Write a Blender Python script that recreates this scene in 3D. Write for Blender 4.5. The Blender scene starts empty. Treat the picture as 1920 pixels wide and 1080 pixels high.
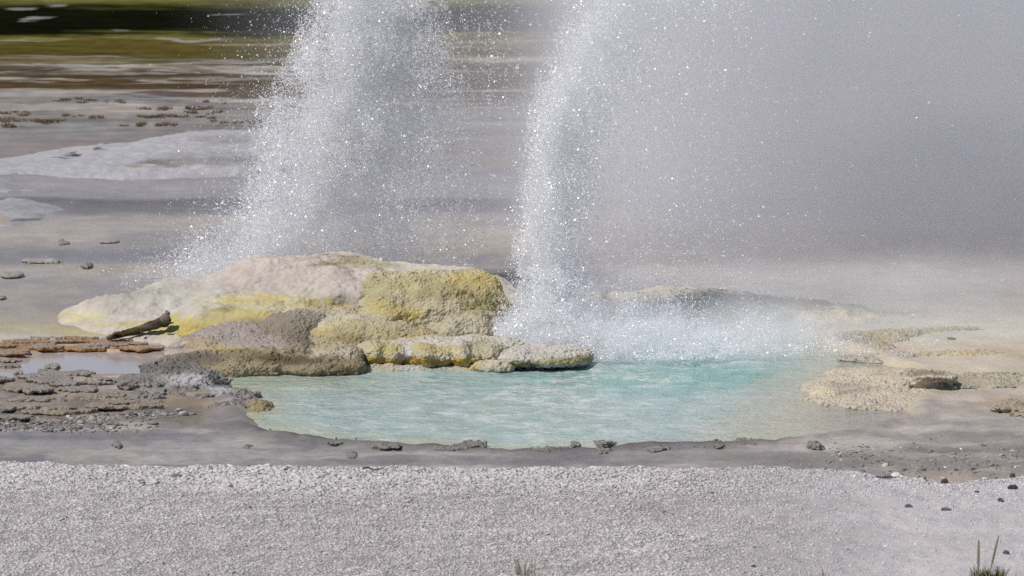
import bpy, math, random
import numpy as np
from mathutils import Vector

random.seed(7)
RNG = np.random.default_rng(7)
S = bpy.context.scene
COL = S.collection
R = math.radians

# ------------------------------------------------------------------ camera
CAM_H, PITCH, HFOV = 6.0, R(8.0), R(12.0)
cd = bpy.data.cameras.new('camera')
cd.sensor_width = 36.0
cd.lens = 18.0 / math.tan(HFOV / 2)
cd.clip_start, cd.clip_end = 0.5, 6000.0
cd.dof.use_dof = True
cd.dof.focus_distance = 39.3
cd.dof.aperture_fstop = 6.3
cam = bpy.data.objects.new('camera', cd)
cam.location = (0, 0, CAM_H)
cam.rotation_euler = (math.pi / 2 - PITCH, 0, 0)
COL.objects.link(cam)
S.camera = cam

# ------------------------------------------------------------------ sky, sun, exposure
SUN_EL, SUN_AZ = R(54), R(-124)          # azimuth from +Y (away from camera), negative = left
W = bpy.data.worlds.new('World')
S.world = W
W.use_nodes = True
wn = W.node_tree
wn.nodes.clear()
sky = wn.nodes.new('ShaderNodeTexSky')
sky.sky_type = 'NISHITA'
sky.sun_disc = False
sky.sun_elevation = SUN_EL
sky.sun_rotation = SUN_AZ
sky.altitude = 2200
bg = wn.nodes.new('ShaderNodeBackground')
bg.inputs['Strength'].default_value = 0.11
wo = wn.nodes.new('ShaderNodeOutputWorld')
wn.links.new(sky.outputs[0], bg.inputs[0])
wn.links.new(bg.outputs[0], wo.inputs[0])
sd = bpy.data.lights.new('sun', 'SUN')
sd.energy = 4.5
sd.angle = R(0.53)
sd.color = (1.0, 0.945, 0.87)
sun = bpy.data.objects.new('sun', sd)
sv = Vector((math.cos(SUN_EL) * math.sin(SUN_AZ), math.cos(SUN_EL) * math.cos(SUN_AZ), math.sin(SUN_EL)))
sun.rotation_euler = (-sv).to_track_quat('-Z', 'Y').to_euler()
sun.location = sv * 60
COL.objects.link(sun)
S.view_settings.view_transform = 'Standard'
S.view_settings.look = 'None'
S.view_settings.exposure = -0.2
S.view_settings.gamma = 1.0
cy = S.cycles
cy.max_bounces = 10
cy.diffuse_bounces = 7
cy.glossy_bounces = 2
cy.transmission_bounces = 2
cy.volume_bounces = 5
cy.transparent_max_bounces = 32
cy.volume_step_rate = 0.5
cy.volume_max_steps = 96
cy.use_denoising = False
cy.sample_clamp_indirect = 4.0

# ------------------------------------------------------------------ picture <-> place
T6 = math.tan(HFOV / 2)
CP, SP = math.cos(PITCH), math.sin(PITCH)


def project(P):
    x, y, z = P[..., 0], P[..., 1], P[..., 2] - CAM_H
    f = y * CP - z * SP
    u = y * SP + z * CP
    return 960 + 960 * x / f / T6, 540 - 960 * u / f / T6


def ray(px, py):
    a = (np.asarray(px, float) - 960) / 960 * T6
    b = (540 - np.asarray(py, float)) / 960 * T6
    return a, CP + b * SP, -SP + b * CP


def on_ground(px, py, z=0.0):
    a, b, c = ray(px, py)
    t = (z - CAM_H) / c
    return a * t, b * t


def at_depth(px, py, Y):
    a, b, c = ray(px, py)
    t = Y / b
    return a * t, Y + 0 * t, CAM_H + c * t


def gy(py, z=0.0):
    return float(on_ground(960, py, z)[1])


def mpp(Y):
    return Y * 1.01 * T6 / 960


def lin(c):
    c = np.asarray(c, float) / 255.0
    return np.where(c <= 0.04045, c / 12.92, ((c + 0.055) / 1.055) ** 2.4)


# ------------------------------------------------------------------ noise
def _h(i, j, k, s):
    n = (i.astype(np.uint32) * np.uint32(374761393) + j.astype(np.uint32) * np.uint32(668265263)
         + k.astype(np.uint32) * np.uint32(2246822519) + np.uint32((s * 3266489917) & 0xffffffff))
    n ^= n >> np.uint32(13)
    n *= np.uint32(1274126177)
    n ^= n >> np.uint32(16)
    n *= np.uint32(2654435761)
    n ^= n >> np.uint32(15)
    return n.astype(np.float32) / np.float32(4294967295.0)


def vnoise(x, y, z=0.0, s=0):
    x, y, z = np.broadcast_arrays(np.asarray(x, np.float32), np.asarray(y, np.float32), np.asarray(z, np.float32))
    i, j, k = np.floor(x), np.floor(y), np.floor(z)
    fx, fy, fz = x - i, y - j, z - k
    i, j, k = i.astype(np.int64), j.astype(np.int64), k.astype(np.int64)
    fx, fy, fz = [f * f * f * (f * (f * 6 - 15) + 10) for f in (fx, fy, fz)]
    r = 0
    for a in (0, 1):
        for b in (0, 1):
            for c in (0, 1):
                w = (fx if a else 1 - fx) * (fy if b else 1 - fy) * (fz if c else 1 - fz)
                r = r + w * _h(i + a, j + b, k + c, s)
    return r * 2 - 1


def fbm(x, y, z=0.0, s=0, o=4, g=0.5):
    r, a, f, n = 0, 1.0, 1.0, 0.0
    for q in range(o):
        r = r + a * vnoise(np.asarray(x) * f + 17.3 * q, np.asarray(y) * f - 9.1 * q, np.asarray(z) * f + 5.7 * q, s + q)
        n += a
        a *= g
        f *= 2.03
    return r / n


def worley(x, y, z, s=0):
    x, y, z = [np.asarray(v, np.float32) for v in (x, y, z)]
    i, j, k = [np.floor(v).astype(np.int64) for v in (x, y, z)]
    d = np.full(x.shape, 9.0, np.float32)
    for a in (-1, 0, 1):
        for b in (-1, 0, 1):
            for c in (-1, 0, 1):
                I, J, K = i + a, j + b, k + c
                q = (I + _h(I, J, K, s) - x) ** 2 + (J + _h(I, J, K, s + 11) - y) ** 2 + (K + _h(I, J, K, s + 23) - z) ** 2
                d = np.minimum(d, q)
    return np.sqrt(d)


def sstep(a, b, x):
    t = np.clip((np.asarray(x) - a) / (b - a), 0, 1)
    return t * t * (3 - 2 * t)


# ------------------------------------------------------------------ objects
def tag(o, label=None, cat=None, group=None, kind=None):
    for k, v in (('label', label), ('category', cat), ('group', group), ('kind', kind)):
        if v:
            o[k] = v
    return o


def link(name, me, mat=None, parent=None):
    o = bpy.data.objects.new(name, me)
    COL.objects.link(o)
    if mat is not None and not me.materials:
        me.materials.append(mat)
    if parent is not None:
        o.parent = parent
        o.matrix_parent_inverse = parent.matrix_world.inverted() if False else o.matrix_parent_inverse
        o.location = -Vector(parent.location)
    return o


def empty(name, loc):
    o = bpy.data.objects.new(name, None)
    o.location = loc
    o.empty_display_size = 0.2
    COL.objects.link(o)
    return o


def mesh_np(name, V, F, smooth=True, attrs=None):
    me = bpy.data.meshes.new(name)
    V = np.ascontiguousarray(V, np.float32)
    F = np.ascontiguousarray(F, np.int32)
    n, k = F.shape
    me.vertices.add(len(V))
    me.vertices.foreach_set('co', V.ravel())
    me.loops.add(n * k)
    me.loops.foreach_set('vertex_index', F.ravel())
    me.polygons.add(n)
    me.polygons.foreach_set('loop_start', np.arange(0, n * k, k, dtype=np.int32))
    try:
        me.polygons.foreach_set('loop_total', np.full(n, k, np.int32))
    except Exception:
        pass
    me.polygons.foreach_set('use_smooth', np.full(n, smooth, bool))
    me.update(calc_edges=True)
    for an, (ty, data) in (attrs or {}).items():
        at = me.attributes.new(an, ty, 'POINT')
        at.data.foreach_set('color' if ty == 'FLOAT_COLOR' else 'value', np.ascontiguousarray(data, np.float32).ravel())
    return me


def rgba(c):
    return np.concatenate([c, np.ones((len(c), 1))], 1)


# ------------------------------------------------------------------ shader helper
class Nd:
    def __init__(self, name):
        self.m = bpy.data.materials.new(name)
        self.m.use_nodes = True
        self.t = self.m.node_tree
        self.t.nodes.clear()
        self.out = self.t.nodes.new('ShaderNodeOutputMaterial')

    def n(self, ty, ins=None, **kw):
        q = self.t.nodes.new('ShaderNode' + ty)
        for k, v in kw.items():
            setattr(q, k, v)
        for k, v in (ins or {}).items():
            self.put(q.inputs[k], v)
        return q

    def put(self, sock, v):
        if isinstance(v, bpy.types.NodeSocket):
            self.t.links.new(v, sock)
        else:
            sock.default_value = v

    def math(self, op, a, b=0.0, c=None, clamp=False):
        q = self.n('Math', operation=op, use_clamp=clamp)
        self.put(q.inputs[0], a)
        self.put(q.inputs[1], b)
        if c is not None:
            self.put(q.inputs[2], c)
        return q.outputs[0]

    def mul(self, *a):
        r = a[0]
        for b in a[1:]:
            r = self.math('MULTIPLY', r, b)
        return r

    def ss(self, v, a, b, lo=0.0, hi=1.0):
        q = self.n('MapRange', interpolation_type='SMOOTHSTEP')
        for i, x in zip((0, 1, 2, 3, 4), (v, a, b, lo, hi)):
            self.put(q.inputs[i], x)
        return q.outputs[0]

    def curve(self, v, pts, lo, hi, vlo, vhi):
        """piecewise-linear table of (v, value)"""
        q = self.n('MapRange')
        for i, x in zip((0, 1, 2, 3, 4), (v, lo, hi, 0.0, 1.0)):
            self.put(q.inputs[i], x)
        r = self.t.nodes.new('ShaderNodeValToRGB')
        e = r.color_ramp.elements
        pts = sorted(pts)
        while len(e) < len(pts):
            e.new(0.5)
        for el, (a, b) in zip(e, pts):
            g = (b - vlo) / (vhi - vlo)
            el.position = (a - lo) / (hi - lo)
            el.color = (g, g, g, 1)
        self.t.links.new(q.outputs[0], r.inputs[0])
        return self.math('MULTIPLY_ADD', r.outputs[0], vhi - vlo, vlo)


def surface_material(name, scale=60.0, bump=0.4, dist=0.01, rough=0.85, vary=0.25, cell=None, spec=0.0):
    k = Nd(name)
    tc = k.n('TexCoord').outputs['Object']
    at = k.n('Attribute', attribute_name='Col').outputs['Color']
    wet = k.n('Attribute', attribute_name='wet').outputs['Fac']
    n1 = k.n('TexNoise', {'Vector': tc, 'Scale': scale, 'Detail': 5.0, 'Roughness': 0.65})
    n2 = k.n('TexNoise', {'Vector': tc, 'Scale': scale * 0.13, 'Detail': 4.0, 'Roughness': 0.6})
    n3 = k.n('TexNoise', {'Vector': tc, 'Scale': scale * 3.3, 'Detail': 2.0, 'Roughness': 0.6})
    v = k.math('ADD', k.mul(n1.outputs[0], 0.9), k.mul(n2.outputs[0], 0.6))
    v = k.math('ADD', v, k.mul(n3.outputs[0], 0.5))
    v = k.n('MapRange', {0: v, 1: 0.65, 2: 1.35, 3: 0.82 * (1 - vary), 4: 0.82 * (1 + vary)}).outputs[0]
    cm = k.n('VectorMath', {0: at}, operation='SCALE')
    k.put(cm.inputs['Scale'], v)
    h = n1.outputs[0]
    if cell:
        vo = k.n('TexVoronoi', {'Vector': tc, 'Scale': cell, 'Randomness': 1.0})
        h = k.math('SUBTRACT', k.mul(h, 0.6), vo.outputs['Distance'])
    b = k.n('Bump', {'Height': h, 'Strength': bump, 'Distance': dist})
    p = k.n('BsdfPrincipled', {'Base Color': cm.outputs[0], 'Normal': b.outputs[0]})
    k.put(p.inputs['Specular IOR Level'], k.math('MULTIPLY_ADD', wet, 0.35, spec))
    k.put(p.inputs['Roughness'], k.math('MULTIPLY_ADD', wet, 0.28 - rough, rough))
    k.t.links.new(p.outputs[0], k.out.inputs[0])
    return k.m


M_ground = surface_material('ground_mineral', 26, 0.5, 0.014, 0.9, 0.26)
M_smooth = surface_material('smooth_sinter', 24, 0.6, 0.016, 0.8, 0.16)
M_knob = surface_material('knobbly_sinter', 55, 0.8, 0.02, 0.8, 0.22, cell=42)
M_grey = surface_material('grey_crust', 60, 0.9, 0.02, 0.75, 0.30, cell=36)
M_pebble = surface_material('pebble_stone', 70, 0.4, 0.006, 0.9, 0.12)
M_wood = surface_material('weathered_wood', 40, 0.8, 0.01, 0.7, 0.35)


# ------------------------------------------------------------------ implicit surfaces
def E(px, py, Y, rx, ry, rz):
    """ellipsoid: picture centre, distance, half width and half height in picture pixels, half depth in metres"""
    x, y, z = at_depth(px, py, Y)
    m = mpp(Y)
    return ('e', float(x), float(y), float(z), rx * m, ry, rz * m)


def SL(px, py, Y, rx, ry, rz, seed):
    return ('s',) + E(px, py, Y, rx, ry, rz)[1:] + (seed,)


def sdf_prim(p, X, Y, Z):
    t, cx, cy_, cz, rx, ry, rz = p[:7]
    dx, dy, dz = X - cx, Y - cy_, Z - cz
    if t == 'e':
        k0 = np.sqrt((dx / rx) ** 2 + (dy / ry) ** 2 + (dz / rz) ** 2)
        k1 = np.sqrt((dx / rx ** 2) ** 2 + (dy / ry ** 2) ** 2 + (dz / rz ** 2) ** 2) + 1e-6
        return k0 * (k0 - 1) / k1
    # slab: irregular outline, rounded rim
    seed = p[7]
    ang = np.arctan2(dy / ry, dx / rx)
    k = np.sqrt((dx / rx) ** 2 + (dy / ry) ** 2)
    wob = 1 + 0.42 * vnoise(np.cos(ang) * 1.5 + seed, np.sin(ang) * 1.5, 0, 3) + 0.24 * vnoise(np.cos(ang) * 4 + seed, np.sin(ang) * 4, 0, 5)
    d2 = (k / wob - 1) * min(rx, ry)
    dzz = np.abs(dz) - rz
    return np.maximum(d2, dzz * 1.0) + 0.0


def surface_nets(F, o, h):
    ins = F < 0
    nx, ny, nz = F.shape
    c = [(a, b, d) for a in (0, 1) for b in (0, 1) for d in (0, 1)]
    cnt = np.zeros((nx - 1, ny - 1, nz - 1), np.int8)
    for a, b, d in c:
        cnt += ins[a:nx - 1 + a, b:ny - 1 + b, d:nz - 1 + d]
    act = (cnt > 0) & (cnt < 8)
    idx = np.argwhere(act)
    vid = np.full(act.shape, -1, np.int32)
    vid[act] = np.arange(len(idx))
    val = np.stack([F[idx[:, 0] + a, idx[:, 1] + b, idx[:, 2] + d] for a, b, d in c], 1)
    acc = np.zeros((len(idx), 3), np.float32)
    num = np.zeros(len(idx), np.float32)
    for u in range(8):
        for w in range(u + 1, 8):
            if sum(abs(c[u][q] - c[w][q]) for q in range(3)) != 1:
                continue
            f0, f1 = val[:, u], val[:, w]
            x = (f0 < 0) != (f1 < 0)
            t = np.where(x, f0 / np.where(x, f0 - f1, 1), 0)
            for q in range(3):
                acc[:, q] += np.where(x, c[u][q] + t * (c[w][q] - c[u][q]), 0)
            num += x
    V = (idx + acc / num[:, None]) * np.asarray(h) + np.asarray(o)
    quads = []
    for ax in range(3):
        sl0 = [slice(None)] * 3
        sl1 = [slice(None)] * 3
        sl0[ax] = slice(0, -1)
        sl1[ax] = slice(1, None)
        a, b = ins[tuple(sl0)], ins[tuple(sl1)]
        e = np.argwhere(a != b)
        u, w = (ax + 1) % 3, (ax + 2) % 3
        ok = (e[:, u] > 0) & (e[:, w] > 0) & (e[:, u] < F.shape[u] - 1) & (e[:, w] < F.shape[w] - 1)
        e = e[ok]
        flip = ~a[tuple(e.T)]
        q = []
        for du, dw in ((0, 0), (-1, 0), (-1, -1), (0, -1)):
            g = e.copy()
            g[:, u] += du
            g[:, w] += dw
            q.append(vid[tuple(g.T)])
        q = np.stack(q, 1)
        q[~flip] = q[~flip][:, ::-1]
        quads.append(q)
    Q = np.concatenate(quads)[:, ::-1]
    return V, Q


def build_sdf(prims, h, k=0.06, lump=(0.02, 0.35), knob=(0.0, 0.06), fine=(0.0, 0.03), floor=-0.12, seed=0, stretch=1.0):
    """smooth union of primitives, displaced by noise; lump/knob/fine = (amplitude, size) in metres. Returns verts, quads"""
    pad = 0.10 + lump[0] + knob[0]
    lo = np.array([min(p[1 + i] - p[4 + i] for p in prims) for i in range(3)]) - pad
    hi = np.array([max(p[1 + i] + p[4 + i] for p in prims) for i in range(3)]) + pad
    lo[2] = max(lo[2], floor)
    hs = np.array(h if hasattr(h, '__len__') else (h, h, h), float)
    n = np.ceil((hi - lo) / hs).astype(int) + 1
    ax = [(lo[i] + hs[i] * np.arange(n[i])).astype(np.float32) for i in range(3)]
    F = np.full(tuple(n), 0.5, np.float32)
    for p in prims:
        sl = []
        for i in range(3):      # only the cells near this primitive
            i0 = int(np.clip((p[1 + i] - p[4 + i] * 1.5 - 0.2 - lo[i]) / hs[i], 0, n[i] - 2))
            i1 = int(np.clip((p[1 + i] + p[4 + i] * 1.5 + 0.2 - lo[i]) / hs[i] + 2, i0 + 2, n[i]))
            sl.append(slice(i0, i1))
        sl = tuple(sl)
        X, Y, Z = np.meshgrid(*[ax[i][sl[i]] for i in range(3)], indexing='ij', sparse=True)
        d = sdf_prim(p, X, Y, Z).astype(np.float32)
        f = F[sl]
        hh = np.clip(0.5 + 0.5 * (f - d) / k, 0, 1)
        F[sl] = f * (1 - hh) + d * hh - k * hh * (1 - hh)
    if lump[0]:
        I = np.nonzero(np.abs(F) < lump[0] + knob[0] + fine[0] + 2 * hs.max() + 0.01)
        P = [ax[i][I[i]] for i in range(3)]
        F[I] -= lump[0] * fbm(P[0] / lump[1], P[1] / lump[1], P[2] / lump[1], seed, 3)
    if knob[0] or fine[0]:
        I = np.nonzero(np.abs(F) < (knob[0] + fine[0]) * 1.3 + 2 * hs.max())
        P = [ax[i][I[i]] for i in range(3)]
        D = np.zeros(len(P[0]), np.float32)
        if knob[0]:
            q = knob[1]
            amp = knob[0] * (0.55 + 0.9 * sstep(-0.3, 0.4, fbm(P[0] / 0.4, P[1] / 0.4, P[2] / 0.25, seed + 40, 2)))
            D += amp * (0.55 - worley(P[0] / q, P[1] / q, P[2] / (q * stretch), seed + 50)) * 1.6
        if fine[0]:
            q = fine[1]
            D += fine[0] * (0.5 - worley(P[0] / q, P[1] / q, P[2] / q, seed + 70)) * 1.6
            D += fine[0] * 0.6 * fbm(P[0] / q, P[1] / q, P[2] / q, seed + 80, 2)
        F[I] -= D
    F[:, :, 0] = np.abs(F[:, :, 0]) + 1e-3
    return surface_nets(F, lo, hs)


def soft(c, k=0.68):
    c = np.asarray(c, float)
    g = c @ np.array([0.30, 0.59, 0.11])
    return lin(g + (c - g) * k)


def painter(base, spots, warp=14.0, sat=0.68, gain=1.0):
    """colour from stains, and some painted shade, listed at picture positions: (px, py, rx, ry, srgb[, strength])"""
    def f(P):
        px, py = project(P)
        w1 = fbm(P[:, 0] * 3.6, P[:, 1] * 3.6, P[:, 2] * 6, 91, 5, 0.62)
        w2 = fbm(P[:, 0] * 3.6, P[:, 1] * 3.6, P[:, 2] * 6, 97, 5, 0.62)
        qx, qy = px + w1 * warp * 4.0, py + w2 * warp * 1.8
        c = np.tile(soft(base, sat), (len(P), 1))
        for s in spots:
            x0, y0, rx, ry, col = s[:5]
            st = s[5] if len(s) > 5 else 1.0
            d = np.sqrt(((qx - x0) / rx) ** 2 + ((qy - y0) / ry) ** 2)
            m = (1 - sstep(0.35, 1.3, d)) * st
            c = c * (1 - m[:, None]) + soft(col, sat) * m[:, None]
        m = 1 + 0.16 * fbm(P[:, 0] * 9, P[:, 1] * 9, P[:, 2] * 12, 33, 3)
        return np.clip(c * m[:, None] * gain, 0.004, 0.9)
    return f


def rock(name, prims, mat, paint, parent=None, wet=0.0, h=0.009, **kw):
    V, Q = build_sdf(prims, h, **kw)
    c = paint(V)
    me = mesh_np(name, V, Q, True, {'Col': ('FLOAT_COLOR', rgba(c)), 'wet': ('FLOAT', np.full(len(V), wet))})
    return link(name, me, mat, parent)


# ------------------------------------------------------------------ the ground
def poly_world(pts, z=0.0):
    x, y = on_ground([p[0] for p in pts], [p[1] for p in pts], z)
    return np.stack([x, y], 1)


def poly_sd(poly, X, Y):
    """signed distance (negative inside)"""
    d = np.full(X.shape, 1e9)
    inside = np.zeros(X.shape, bool)
    n = len(poly)
    for i in range(n):
        a, b = poly[i], poly[(i + 1) % n]
        e = b - a
        wx, wy = X - a[0], Y - a[1]
        t = np.clip((wx * e[0] + wy * e[1]) / (e @ e), 0, 1)
        d = np.minimum(d, (wx - e[0] * t) ** 2 + (wy - e[1] * t) ** 2)
        c = ((a[1] <= Y) & (b[1] > Y)) | ((b[1] <= Y) & (a[1] > Y))
        xx = a[0] + (Y - a[1]) / (e[1] if abs(e[1]) > 1e-9 else 1e-9) * e[0]
        inside ^= c & (X < xx)
    d = np.sqrt(d)
    return np.where(inside, -d, d)


WATER_Z = -0.03
POOL_CORE = poly_world([(380, 700), (520, 688), (700, 672), (900, 655), (960, 618), (1150, 606), (1350, 622), (1500, 640), (1600, 668),
                   (1625, 684), (1570, 700), (1535, 722), (1490, 755), (1440, 795), (1390, 826), (1300, 832), (1200, 836),
                   (1080, 840), (950, 843), (820, 836), (700, 832), (600, 824), (530, 815), (490, 800), (500, 780), (470, 750), (420, 725)], WATER_Z)
POOL = poly_world([(380, 700), (520, 688), (700, 672), (900, 655), (960, 618), (1150, 606), (1350, 622), (1500, 640), (1600, 668),
                   (1660, 684), (1690, 700), (1700, 760), (1680, 790), (1580, 810), (1500, 822), (1440, 830), (1300, 834), (1200, 837),
                   (1080, 840), (950, 843), (820, 836), (700, 832), (600, 824), (530, 815), (490, 800), (500, 780), (470, 750), (420, 725)], WATER_Z)
SHALLOW = poly_world([(60, 668), (120, 655), (200, 660), (290, 658), (330, 648), (420, 655), (470, 660), (400, 672), (330, 672), (280, 690),
                      (250, 706), (160, 706), (100, 704), (60, 706), (-40, 724), (-60, 690)], WATER_Z)
SHALLOW_B = poly_world([(140, 722), (200, 714), (290, 714), (330, 724), (290, 736), (240, 738), (150, 733)], WATER_Z)
GE = [(-900, 840), (-300, 850), (0, 860), (100, 866), (300, 869), (700, 871), (1200, 870), (1270, 876), (1340, 881), (1480, 882), (1600, 882),
      (1690, 892), (1780, 903), (1860, 897), (1920, 890), (2200, 876), (2900, 860)]


def gravel_edge(x):
    q = np.array(GE, float)
    gx, gyy = on_ground(q[:, 0], q[:, 1], 0.110 - 0.080 * sstep(1200, 1500, q[:, 0]))
    return np.interp(x, gx, gyy)


def ground_z(X, Y):
    X, Y = np.asarray(X, float), np.asarray(Y, float)
    z = 0.012 * fbm(X / 1.3, Y / 1.3, 0, 1, 4) + 0.006 * fbm(X / 0.22, Y / 0.22, 0, 5, 3)
    z = z + 0.35 * fbm(X / 22, Y / 22, 0, 8, 2) * sstep(52, 75, Y)
    wob = 0.16 * fbm(X / 0.5, Y / 0.5, 0, 14, 4)
    d = poly_sd(POOL, X, Y) + wob
    z = z - 0.40 * sstep(0.25, -0.9, d) - 0.05 * sstep(0.06, -0.06, d) + 0.025 * np.exp(-((d - 0.16) / 0.10) ** 2)
    d2 = np.minimum(poly_sd(SHALLOW, X, Y), poly_sd(SHALLOW_B, X, Y)) + wob * 0.45
    z = z - 0.06 * sstep(0.10, -0.10, d2)
    # crust terraces at the left, small steps
    px, py = project(np.stack([X, Y, 0 * X], -1))
    t = sstep(420, 300, px) * sstep(698, 714, py) * sstep(808, 792, py + 8 * wob * 6)
    f = fbm(X / 0.55, Y / 0.8, 0, 60, 4) * 2.6
    st = np.floor(f) + sstep(0.72, 1.0, f - np.floor(f))
    z = z + t * sstep(-0.1, 0.15, d2) * (0.022 + 0.022 * st + 0.012 * (0.5 - worley(X / 0.045, Y / 0.06, 0 * X, 4)))
    rl = np.maximum(sstep(790, 812, py) * sstep(1500, 1300, px) * 0.8, sstep(1250, 1500, px) * sstep(690, 760, py))
    z = z + rl * (0.016 * fbm(X / 0.10, Y / 0.16, 0, 171, 4) + 0.016 * fbm(X / 0.35, Y / 0.3, 0, 172, 3))
    # gravel bank in front
    e = gravel_edge(X)
    s = (e + 0.05 * vnoise(X / 0.25, 0 * X, 0, 77)) - Y
    up = 0.075 * sstep(2.6, 1.2, X) + 0.022
    z = z + up * sstep(-0.12, 0.05, s) + 0.03 * sstep(0, 4, s) * fbm(X / 1.5, Y / 1.5, 0, 21, 3)
    return z


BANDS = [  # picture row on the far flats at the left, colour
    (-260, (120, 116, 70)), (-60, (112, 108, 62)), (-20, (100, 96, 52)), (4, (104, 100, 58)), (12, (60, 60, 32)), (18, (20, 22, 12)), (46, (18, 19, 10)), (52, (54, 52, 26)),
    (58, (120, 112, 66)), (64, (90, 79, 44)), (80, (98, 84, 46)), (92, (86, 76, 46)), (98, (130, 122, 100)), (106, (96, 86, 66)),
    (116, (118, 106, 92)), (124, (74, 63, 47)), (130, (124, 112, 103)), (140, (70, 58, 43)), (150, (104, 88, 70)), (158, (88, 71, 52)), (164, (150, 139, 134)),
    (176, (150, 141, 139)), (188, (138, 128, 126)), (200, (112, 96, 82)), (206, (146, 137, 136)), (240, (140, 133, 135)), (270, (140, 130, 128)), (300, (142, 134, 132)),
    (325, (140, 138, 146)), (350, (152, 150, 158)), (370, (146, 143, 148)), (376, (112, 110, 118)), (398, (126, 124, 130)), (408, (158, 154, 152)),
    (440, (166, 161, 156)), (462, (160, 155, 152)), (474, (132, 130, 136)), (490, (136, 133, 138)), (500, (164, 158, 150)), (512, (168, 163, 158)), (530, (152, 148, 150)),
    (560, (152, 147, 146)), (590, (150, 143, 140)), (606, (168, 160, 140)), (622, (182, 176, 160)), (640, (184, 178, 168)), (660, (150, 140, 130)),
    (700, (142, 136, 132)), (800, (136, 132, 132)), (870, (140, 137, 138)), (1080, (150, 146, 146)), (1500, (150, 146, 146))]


def ground_colour(P):
    X, Y = P[:, 0].astype(float), P[:, 1].astype(float)
    px, py = project(np.stack([X, Y, 0 * X], -1))
    far = sstep(330, 200, py)
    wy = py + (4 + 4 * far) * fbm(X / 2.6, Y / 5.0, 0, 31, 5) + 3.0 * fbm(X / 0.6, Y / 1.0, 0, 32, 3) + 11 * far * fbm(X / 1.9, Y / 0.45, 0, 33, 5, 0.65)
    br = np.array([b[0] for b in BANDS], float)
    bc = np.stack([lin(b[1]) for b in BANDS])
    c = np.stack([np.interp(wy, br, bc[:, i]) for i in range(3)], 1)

    def mix(m, col):
        nonlocal c
        c = c * (1 - m[:, None]) + lin(col) * m[:, None]
    # pale mineral streaks and brown mats on the far flats
    n = fbm(X / 2.6, Y / 1.5, 0, 41, 5, 0.6)
    n2 = fbm(X / 3.4 + 9, Y / 1.1, 0, 47, 5, 0.6)
    mix(sstep(0.10, 0.26, n) * sstep(92, 104, py) * sstep(250, 180, py) * 0.85, (170, 160, 158))
    mix(sstep(0.10, 0.24, n2) * sstep(98, 110, py) * sstep(215, 180, py) * 0.9, (76, 60, 42))
    mix(sstep(0.26, 0.36, n) * sstep(52, 58, py) * sstep(100, 60, py) * 0.6, (150, 142, 124))
    mix(sstep(0.12, 0.3, n2) * sstep(55, 64, py) * sstep(98, 90, py) * 0.7, (80, 74, 34))
    # white sinter patches in the dark belt
    for x0, y0, rx, ry in ((45, 18, 26, 1.4), (75, 33, 40, 1.8), (125, 16, 36, 1.2), (236, 46, 20, 1.6), (355, 62, 80, 2.2), (430, 27, 36, 1.1), (60, 65, 60, 1.4), (120, 98, 120, 1.6), (420, 107, 120, 1.6), (150, 113, 170, 2.2), (450, 121, 180, 1.8), (250, 131, 200, 1.6), (500, 139, 160, 1.8), (60, 146, 70, 1.2), (330, 151, 120, 1.8), (560, 160, 100, 2), (30, 168, 120, 2.5), (250, 184, 150, 2)):
        d = ((px + 60 * n - x0) / rx) ** 2 + ((py + 9 * n2 + 4 * fbm(X / 0.5, Y / 2, 0, 185, 3) - y0) / ry) ** 2
        mix(sstep(1.3, 0.2, d) * 0.75, (150, 146, 150))
    # mid flats: cream and grey
    n3 = fbm(X / 1.5, Y / 2.4, 0, 51, 5)
    m = sstep(400, 430, py) * sstep(640, 600, py)
    mix(sstep(0.08, 0.3, n3) * m * 0.5, (166, 159, 146))
    mix(sstep(-0.1, -0.3, n3) * m * 0.5, (130, 128, 132))
    # right hand flats under the mist
    rgt = sstep(1250, 1500, px) * sstep(540, 600, py)
    n4 = fbm(X / 0.9, Y / 1.4, 0, 55, 5)
    rr = np.stack([np.interp(wy + 14 * n4, [540, 600, 660, 700, 740, 800, 850, 880, 920], lin([v, v, v, v, v, v, v, v, v])[:]) for v in (0,)], 1)
    tab = [(540, (150, 150, 150)), (590, (186, 182, 174)), (640, (196, 190, 178)), (700, (190, 181, 164)), (740, (182, 174, 164)), (790, (170, 164, 160)),
           (830, (158, 153, 150)), (865, (142, 138, 137)), (882, (158, 150, 142)), (905, (172, 160, 150)), (930, (160, 156, 156))]
    rc = np.stack([np.interp(wy + 10 * n4, [t[0] for t in tab], np.stack([lin(t[1]) for t in tab])[:, i]) for i in range(3)], 1)
    c = c * (1 - rgt[:, None]) + rc * rgt[:, None]
    mix(rgt * sstep(0.12, 0.3, n4) * sstep(640, 660, py) * sstep(840, 800, py) * 0.45, (176, 156, 122))
    mix(rgt * sstep(0.10, 0.28, -n4) * sstep(740, 800, py) * 0.4, (128, 124, 125))
    mix(sstep(950, 1200, px) * sstep(330, 400, py) * sstep(560, 520, py) * 0.8, (168, 164, 164))  # ground colour lightened here to offset the shade of the steam
    # wet channel between the pool and the gravel
    ch = sstep(778, 800, py + 10 * n4) * sstep(1420, 1250, px)
    mix(ch * 0.9, (148, 145, 145))
    mix(ch * sstep(0.05, 0.3, fbm(X / 0.7, Y / 0.9, 0, 58, 4)) * 0.6, (158, 154, 147))
    mix(ch * sstep(0.1, 0.3, fbm(X / 0.5, Y / 0.5, 0, 59, 4)) * 0.6, (116, 114, 121))
    sk = fbm(X / 1.1, Y / 0.28, 0, 187, 5, 0.62)
    near = sstep(700, 780, py) * sstep(905, 880, py)
    c = c * (1 + 0.42 * near * sk)[:, None]
    mix(near * sstep(0.16, 0.34, sk) * 0.35, (186, 180, 172))
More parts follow.
